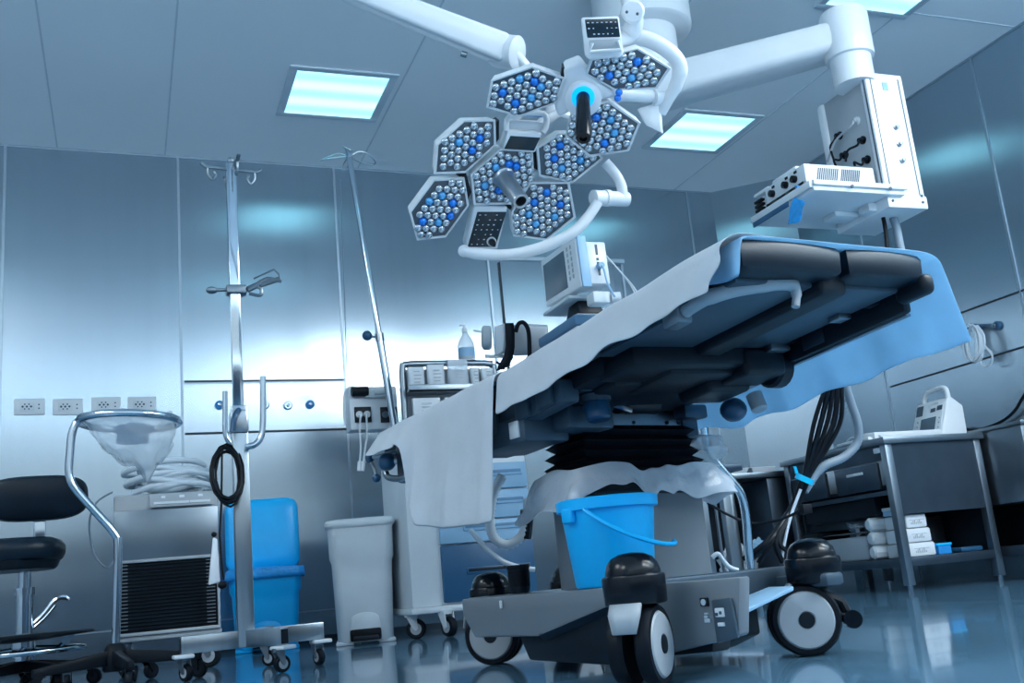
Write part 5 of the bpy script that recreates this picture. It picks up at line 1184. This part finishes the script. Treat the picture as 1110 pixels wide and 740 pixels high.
for u0, u1, v0, v1 in ((.70, .90, .66, .94), (.30, .44, .70, .80), (.08, .24, .72, .84)): m_.prism([F(u0, v0, .007), F(u1, v0, .007), F(u1, v1, .007), F(u0, v1, .007)], -fn*.004)
m_.build('socket', 'ink', de)
m_ = MB()
for k in range(3): m_.ball(F(.82, .24+.13*k, .005), .006, 8); m_.ball(F(.13, .24+.13*k, .005), .006, 8)
m_.build('button', 'grey', de)
hx_ = xt1+.02; m_ = MB(); m_.tube([V((hx_, Y1d-.05, zt1-.01)), V((hx_, Y1d-.06, zt1+.03)), V((hx_, Y1d-.10, zt1+.062)), V((hx_, Y0d+.06, zt1+.068)), V((hx_, Y0d+.02, zt1+.05)), V((hx_, Y0d+.015, zt1-.01))], .016, 10, smooth=5); m_.build('handle', 'white', de)
m_ = MB(); m_.tube([F(.50, .86, .006), F(.40, .93, .006), F(.2, .93, .006)], .006, 8, smooth=4); m_.build('trim_curve', 'white', de)
x0 = xf; Y0d = 5.0
tr = thing('white_tray', 'low white tray on the counter left of the defibrillator', 'tray', (4.2, 5.1, HT))
P = lambda x, y: at_z(x, y, HT)
a, b = 4.215, x0-.015; m_ = MB(); m_.box((a, 4.98, HT+.001), (b, 5.16, HT+.045), .008); m_.build('body', 'white', tr)
m_ = MB(); m_.box((a-.035, 5.0, HT+.001), (a-.0, 5.30, HT+.02), .006); m_.build('lip', 'ivory', tr)
m_ = MB(); P = lambda x, y: at_x(x, y, 4.25)
for cx_, cy_, rx, ry in ((913, 486, 8, 6), (926, 480, 8, 8), (944, 473, 12, 5)): m_.tube([P(cx_+rx*math.cos(a), cy_-ry*abs(math.sin(a))+2) for a in [PI*i/12 for i in range(13)]], .006, 8)
o = m_.build('white_tubing', 'hose', None); tag(o, 'loose loops of white tubing on the counter behind the cable bundle', 'tubing')
# black cable on the right wall
m_ = MB(); P = lambda x, y: at_x(x, y, 5.25); m_.tube([P(1042, 464), P(1060, 466), P(1085, 457), P(1100, 445), P(1108, 432), P(1120, 415)], .010, 8, smooth=5); o = m_.build('power_cable', 'black', None); tag(o, 'black power cable curving up the right wall behind the defibrillator', 'cable')
# coil of clear tubing on the right wall
c = at_x(1062, 372, 5.25); m_ = MB(); pts = []; r_ = random.Random(4)
for i in range(10*14):
    a = 2*PI*i/14; k = i//14; pts.append(c+V((-.03-.004*k+.015*math.cos(a), (.065+.02*math.sin(k*1.9))*math.sin(a)+.01*math.sin(k), (.115+.012*math.cos(k*2.3))*math.cos(a)-.008*math.sin(k*3))))
for i in range(17):
    a = -PI/2+2*PI*i/16; pts.append(c+V((-.035, -.06+.055*math.sin(a), -.11-.06*math.cos(a)*1.0)))
m_.tube(pts, .0062, 8); co = thing('tubing_coil', 'coil of clear tubing hanging on the right wall by the blue drape', 'tubing', tuple(c)); m_.build('tube', 'clear', co)
m_ = MB(); m_.cyl(c+V((.048, 0, .12)), c+V((-.035, 0, .12)), .013); m_.build('wall_hook', 'knob', co); m_ = MB(); m_.cyl(c+V((.048, .05, .11)), c+V((-.03, .05, .11)), .012); m_.build('wall_hook', 'knob', co)

# things on the lower shelf
SZ = .19
for k in range(3):
    z = SZ+.083*k; x0 = 4.275; t = thing('carton', ['bottom white carton of the stack of three on the lower shelf', 'middle white carton of the stack of three on the lower shelf', 'top white carton of the stack of three on the lower shelf'][k], 'carton', (x0+.11, 5.02, z), 0, 'white cartons on the counter shelf')
    m_ = MB(); m_.box((x0+.008*k, 4.93, z+.001), (x0+.20-.015*k, 5.12, z+.081), .012); m_.build('box', 'white', t)
    m_ = MB()
    for i in range(7): m_.box((x0+.05+.012*i, 4.928, z+.022), (x0+.056+.012*i, 4.932, z+.034+.007*(i % 3)))
    m_.box((x0+.04, 4.928, z+.046), (x0+.15, 4.932, z+.049)); m_.build('print', 'grey', t)
    # rolls beside them, seen end on
for k in range(3):
    z = SZ+.046+.083*k; t = thing('paper_roll', ['lowest white roll beside the cartons on the lower shelf', 'middle white roll beside the cartons on the lower shelf', 'topmost white roll beside the cartons on the lower shelf'][k], 'paper roll', (4.23, 5.09, z), 0, 'white rolls on the counter shelf')
    m_ = MB(); m_.lathe([(.030, 0), (.041, .012), (.041, .12), (.03, .13)], (4.215, 5.18, z), (.95, -.2, 0), 8); m_.build('roll', 'ivory', t)
    m_ = MB(); m_.lathe([(.030, -.002), (.002, -.004)], (4.215, 5.18, z), (.95, -.2, 0), 8); m_.build('end_cap', 'white', t)
t = thing('blue_box', 'small blue box on the lower shelf right of the cartons', 'box', (4.52, 4.96, SZ)); m_ = MB(); m_.box((4.485, 4.92, SZ+.001), (4.58, 5.05, SZ+.06), .004); m_.build('carton', 'accent', t); m_ = MB(); m_.box((4.48, 4.915, SZ+.05), (4.585, 5.055, SZ+.066), .003); m_.build('lid', 'blue', t)
t = thing('blue_pad', 'flat blue pad at the right end of the lower shelf', 'pad', (4.8, 5.1, SZ)); m_ = MB(); m_.box((4.70, 4.97, SZ+.001), (4.87, 5.3, SZ+.03), .01); m_.build('pad', 'navy', t)
t = thing('small_carton', 'small white and blue carton on top of the stacked cartons', 'carton', (4.32, 5.06, SZ+.25)); m_ = MB(); m_.box((4.275, 5.0, SZ+.2495), (4.375, 5.10, SZ+.255+.04), .004); m_.build('box', 'paleblue', t); m_ = MB(); m_.box((4.272, 4.998, SZ+.28), (4.378, 5.102, SZ+.30), .003); m_.build('lid', 'ivory', t)
# long grey wrapped pack and boxes further along the shelf
t = thing('wrapped_pack', 'large grey pack in clear plastic lying on the lower shelf', 'pack', (4.4, 5.55, SZ)); m_ = MB(); m_.box((4.23, 5.24, SZ+.001), (4.58, 5.66, SZ+.150), .02, 3); m_.build('pack', 'grey', t)
m_ = MB(); rows = []
for j in range(10):
    rows.append([V((4.22+.37*i/9, 5.24+.42*j/9, SZ+.175+.02*noise.noise(V((i*.9, j*.9, 2))))) for i in range(10)])
m_.grid([[p+V((0, 0, -.15)) if False else p for p in r] for r in rows]); m_.build('wrap', 'film', t, solid=.003, sub=1)
t = thing('grey_case', 'grey case with a pale front standing behind the wrapped pack', 'case', (4.6, 5.75, SZ)); m_ = MB(); m_.box((4.63, 5.25, SZ+.001), (4.86, 5.70, SZ+.235), .01); m_.build('case', 'satin', t); m_ = MB(); m_.box((4.622, 5.32, SZ+.04), (4.632, 5.62, SZ+.215), .004); m_.build('front', 'ivory', t)
t = thing('basket', 'dark slatted basket at the left of the lower shelf', 'basket', (4.4, 6.15, SZ)); m_ = MB()
for i in range(4): m_.box((4.225, 5.70, SZ+.02+.05*i), (4.5, 5.86, SZ+.045+.05*i), .004)
m_.build('slat', 'dark', t); m_ = MB(); m_.box((4.235, 5.71, SZ+.001), (4.49, 5.85, SZ+.21), .004); m_.build('body', 'black', t)

def crumple(name, c, sx, sy, sz, m, label, cat, seed, solid=0):
    bm = bmesh.new(); bmesh.ops.create_icosphere(bm, subdivisions=4, radius=1); mb = MB()
    for v in bm.verts:
        n = v.co.copy(); k = 1+.35*noise.noise(n*2.2+V((seed, 0, 0)))+.18*noise.noise(n*5+V((0, seed, 0)))
        v.co = V((c[0]+n.x*sx*k, c[1]+n.y*sy*k, max(c[2]+.002, c[2]+sz*.6+n.z*sz*k)))
    mb.addbm(bm); o = mb.build(name, m, None, sharp=25); return tag(o, label, cat)
crumple('plastic_bag', (xa+.17, 6.26, .125), .13, .12, .15, 'haze', 'white crumpled plastic bags under the steel side table', 'plastic bag', 3)
crumple('blue_wrap', (xa+.20, 6.04, .30), .07, .03, .06, 'paleblue', 'pale blue crumpled wrap among the white bags under the side table', 'wrap', 8)
crumple('plastic_bag', (4.38, 5.44, SZ+.20), .06, .09, .022, 'film', 'clear crumpled bag on top of the wrapped pack on the shelf', 'plastic bag', 5)
crumple('plastic_bag', (4.26, 5.195, SZ), .025, .025, .035, 'film', 'small clear crumpled bag between rolls and wrapped pack', 'plastic bag', 6)

# bent chrome stands
P = lambda x, y, k=4.15: at_d(x, y, k)
bs = thing('bent_stand', 'bent chrome tube pole rising behind the table base under the clear bag', 'stand', tuple(P(813, 640)))
low = at_z(820, 656, .02) if False else P(814, 612); e = low+(low-P(809, 560)).normalized()
m_ = MB(); pth = [P(762, 455), P(765, 478), P(770, 494), P(785, 512), P(800, 530), P(806, 545), P(809, 565), P(813, 610)]; pth.append(V((pth[-1].x+.01, pth[-1].y, .10))); m_.tube(spline(pth, 5), .018, 12); m_.build('pole', 'chrome', bs)
b_ = pth[-1]; m_ = MB()
for a in (0, PI/2, PI, -PI/2): m_.tube([b_, b_+V((math.cos(a)*.2, math.sin(a)*.2, -.02))], .016, 8)
m_.build('foot_cross', 'darksteel', bs)
for a in (0, PI/2, PI, -PI/2): castor_small(bs, (b_.x+math.cos(a)*.19, b_.y+math.sin(a)*.19, 0), .03, a, fh=.075)
P = lambda x, y: at_d(x, y, 4.7)
fr = thing('trolley_frame', 'grey square-legged trolley frame behind the bent chrome pole', 'trolley', (2.6, 4.4, 0))
pl = P(780, 500); m_ = MB(); m_.box((pl.x-.02, pl.y-.02, 0.02), (pl.x+.02, pl.y+.02, P(775, 505).z), .004); m_.build('leg', 'satin', fr)
m_ = MB(); m_.box((pl.x+.02, pl.y+.25, 0.02), (pl.x+.06, pl.y+.29, P(775, 505).z), .004); m_.build('leg', 'satin', fr)
zf = P(775, 505).z; m_ = MB(); m_.box((pl.x-.10, pl.y-.03, zf-.03), (pl.x+.10, pl.y+.30, zf), .005); m_.build('top_bar', 'darksteel', fr)
m_ = MB(); m_.tube([P(765, 512), P(768, 504), P(778, 500)], .012, 8, smooth=3); m_.build('handle', 'chrome', fr)
m_ = MB(); m_.cyl((pl.x+.13, pl.y+.3, 0.0), (pl.x+.13, pl.y+.3, zf), .008); m_.box((pl.x-.02, pl.y+.27, zf-.03), (pl.x+.14, pl.y+.31, zf-.01)); m_.build('thin_rod', 'satin', fr)

# black cable bundle hanging from the pendant, tied with a cyan band, and its grey hose
P = lambda x, y, k=4.4: at_d(x, y, k)
r_ = random.Random(9)
names = ['black cable at the left of the hanging bundle', 'black cable in the middle of the hanging bundle', 'black cable at the right of the hanging bundle']
cbu = thing('cable_bundle', 'bundle of black cables hanging below the blue drape, tied with a cyan band', 'cables', tuple(P(872, 520)))
tops = [(897, 412), (901, 411), (905, 410), (909, 410), (913, 411)]
bots = [(815, 606), (822, 608), (832, 610), (850, 609), (860, 600)]
for k in range(5):
    tx, ty = tops[k]; bx2, by2 = bots[k]; j = (k-2)
    up = P(tx+12, ty-50, 4.5)
    m_ = MB(); m_.tube([up+V((.0, .0, .25)), up, P(tx, ty), P(tx-9+j*3, 460), P(876+j*1.6, 512), P(872+j*1.6, 522), P(860+j*1.5, 550), P(838+j*3, 585, 4.3), P(bx2-10*(1 if k < 3 else .2), by2, 4.3)], .0125 if k % 2 else .010, 8, smooth=6); m_.build('cable', 'black' if k != 1 else 'gloss', cbu)
m_ = MB(); c_ = P(872, 519); ta = (P(878, 508)-P(864, 540)).normalized(); tx_ = ta.cross(FW).normalized(); ty_ = ta.cross(tx_)
m_.lathe([(.033, -.012), (.040, -.012), (.040, .012), (.033, .012)], c_, ta, 20); m_.hexa([c_+tx_*e*.036+ta*h+ty_*g for g in (-.01, .006) for e, h in ((.9, .01), (1.5, .034), (1.8, .03), (1.2, .004))]) ; m_.build('cable_tie', 'cyan', cbu)
m_ = MB(); m_.tube([P(868, 530, 4.38), P(857, 560, 4.36), P(850, 590, 4.3), P(848, 604, 4.3)], .0065, 8, smooth=5); m_.build('white_lead', 'hose', cbu)
m_ = MB(); P_, R_ = ribbed([P(921, 408, 4.5)+V((0, 0, .3)), P(916, 410, 4.5), P(922, 435, 4.5), P(930, 460, 4.5), P(929, 480, 4.5), P(915, 495, 4.48), P(895, 504, 4.46), P(884, 514, 4.45), P(872, 532, 4.43)], .019, 6, .016, .06); m_.tube(P_, R_, 10); o = m_.build('corrugated_hose', 'greyhose', None, sharp=80); tag(o, 'grey corrugated hose curving beside the black cable bundle', 'hose')
m_ = MB(); m_.tube([P(767, 545, 4.3), P(790, 558, 4.32), P(815, 567, 4.32), P(845, 563, 4.28), P(868, 553, 4.24)], .006, 8, smooth=5); m_.box(tuple(P(870, 552, 4.24)+V((-.01, -.02, -.02))), tuple(P(870, 552, 4.24)+V((.035, .02, .02))), .005); o = m_.build('thin_cable', 'black', None); tag(o, 'thin black cable sagging between the column cover and the cable bundle', 'cable')
m_ = MB(); m_.tube([P(772, 604, 3.6), P(778, 600, 3.6), P(783, 606, 3.6), P(790, 614, 3.6), P(800, 618, 3.6)], .008, 8, smooth=5); o = m_.build('loose_power_lead', 'hose', None); tag(o, 'white cord end lying behind the table base', 'cord')

# ------------------------------------------------------------------ light and render settings
w = bpy.data.worlds.new('fill_world'); scene.world = w; w.use_nodes = True
nt = w.node_tree; bg = nt.nodes['Background']           # invented surroundings: strong glow from below added to brighten the ceiling, dimmer above
tc = nt.nodes.new('ShaderNodeTexCoord'); sp = nt.nodes.new('ShaderNodeSeparateXYZ'); nt.links.new(tc.outputs['Generated'], sp.inputs[0])
mr = nt.nodes.new('ShaderNodeMapRange'); mr.inputs['From Min'].default_value = -.02; mr.inputs['From Max'].default_value = .02; mr.inputs['To Min'].default_value = UP_GLOW; mr.inputs['To Max'].default_value = WORLD
nt.links.new(sp.outputs['Z'], mr.inputs['Value']); nt.links.new(mr.outputs['Result'], bg.inputs['Strength']); bg.inputs['Color'].default_value = (.70, .875, 1, 1)
scene.view_settings.view_transform = 'Standard'; scene.view_settings.look = 'None'; scene.view_settings.gamma = 1; scene.view_settings.exposure = EXPO
scene.view_settings.use_curve_mapping = False
scene.cycles.use_denoising = True; scene.cycles.max_bounces = 8; scene.cycles.transparent_max_bounces = 12
scene.cycles.sample_clamp_indirect = 4.0
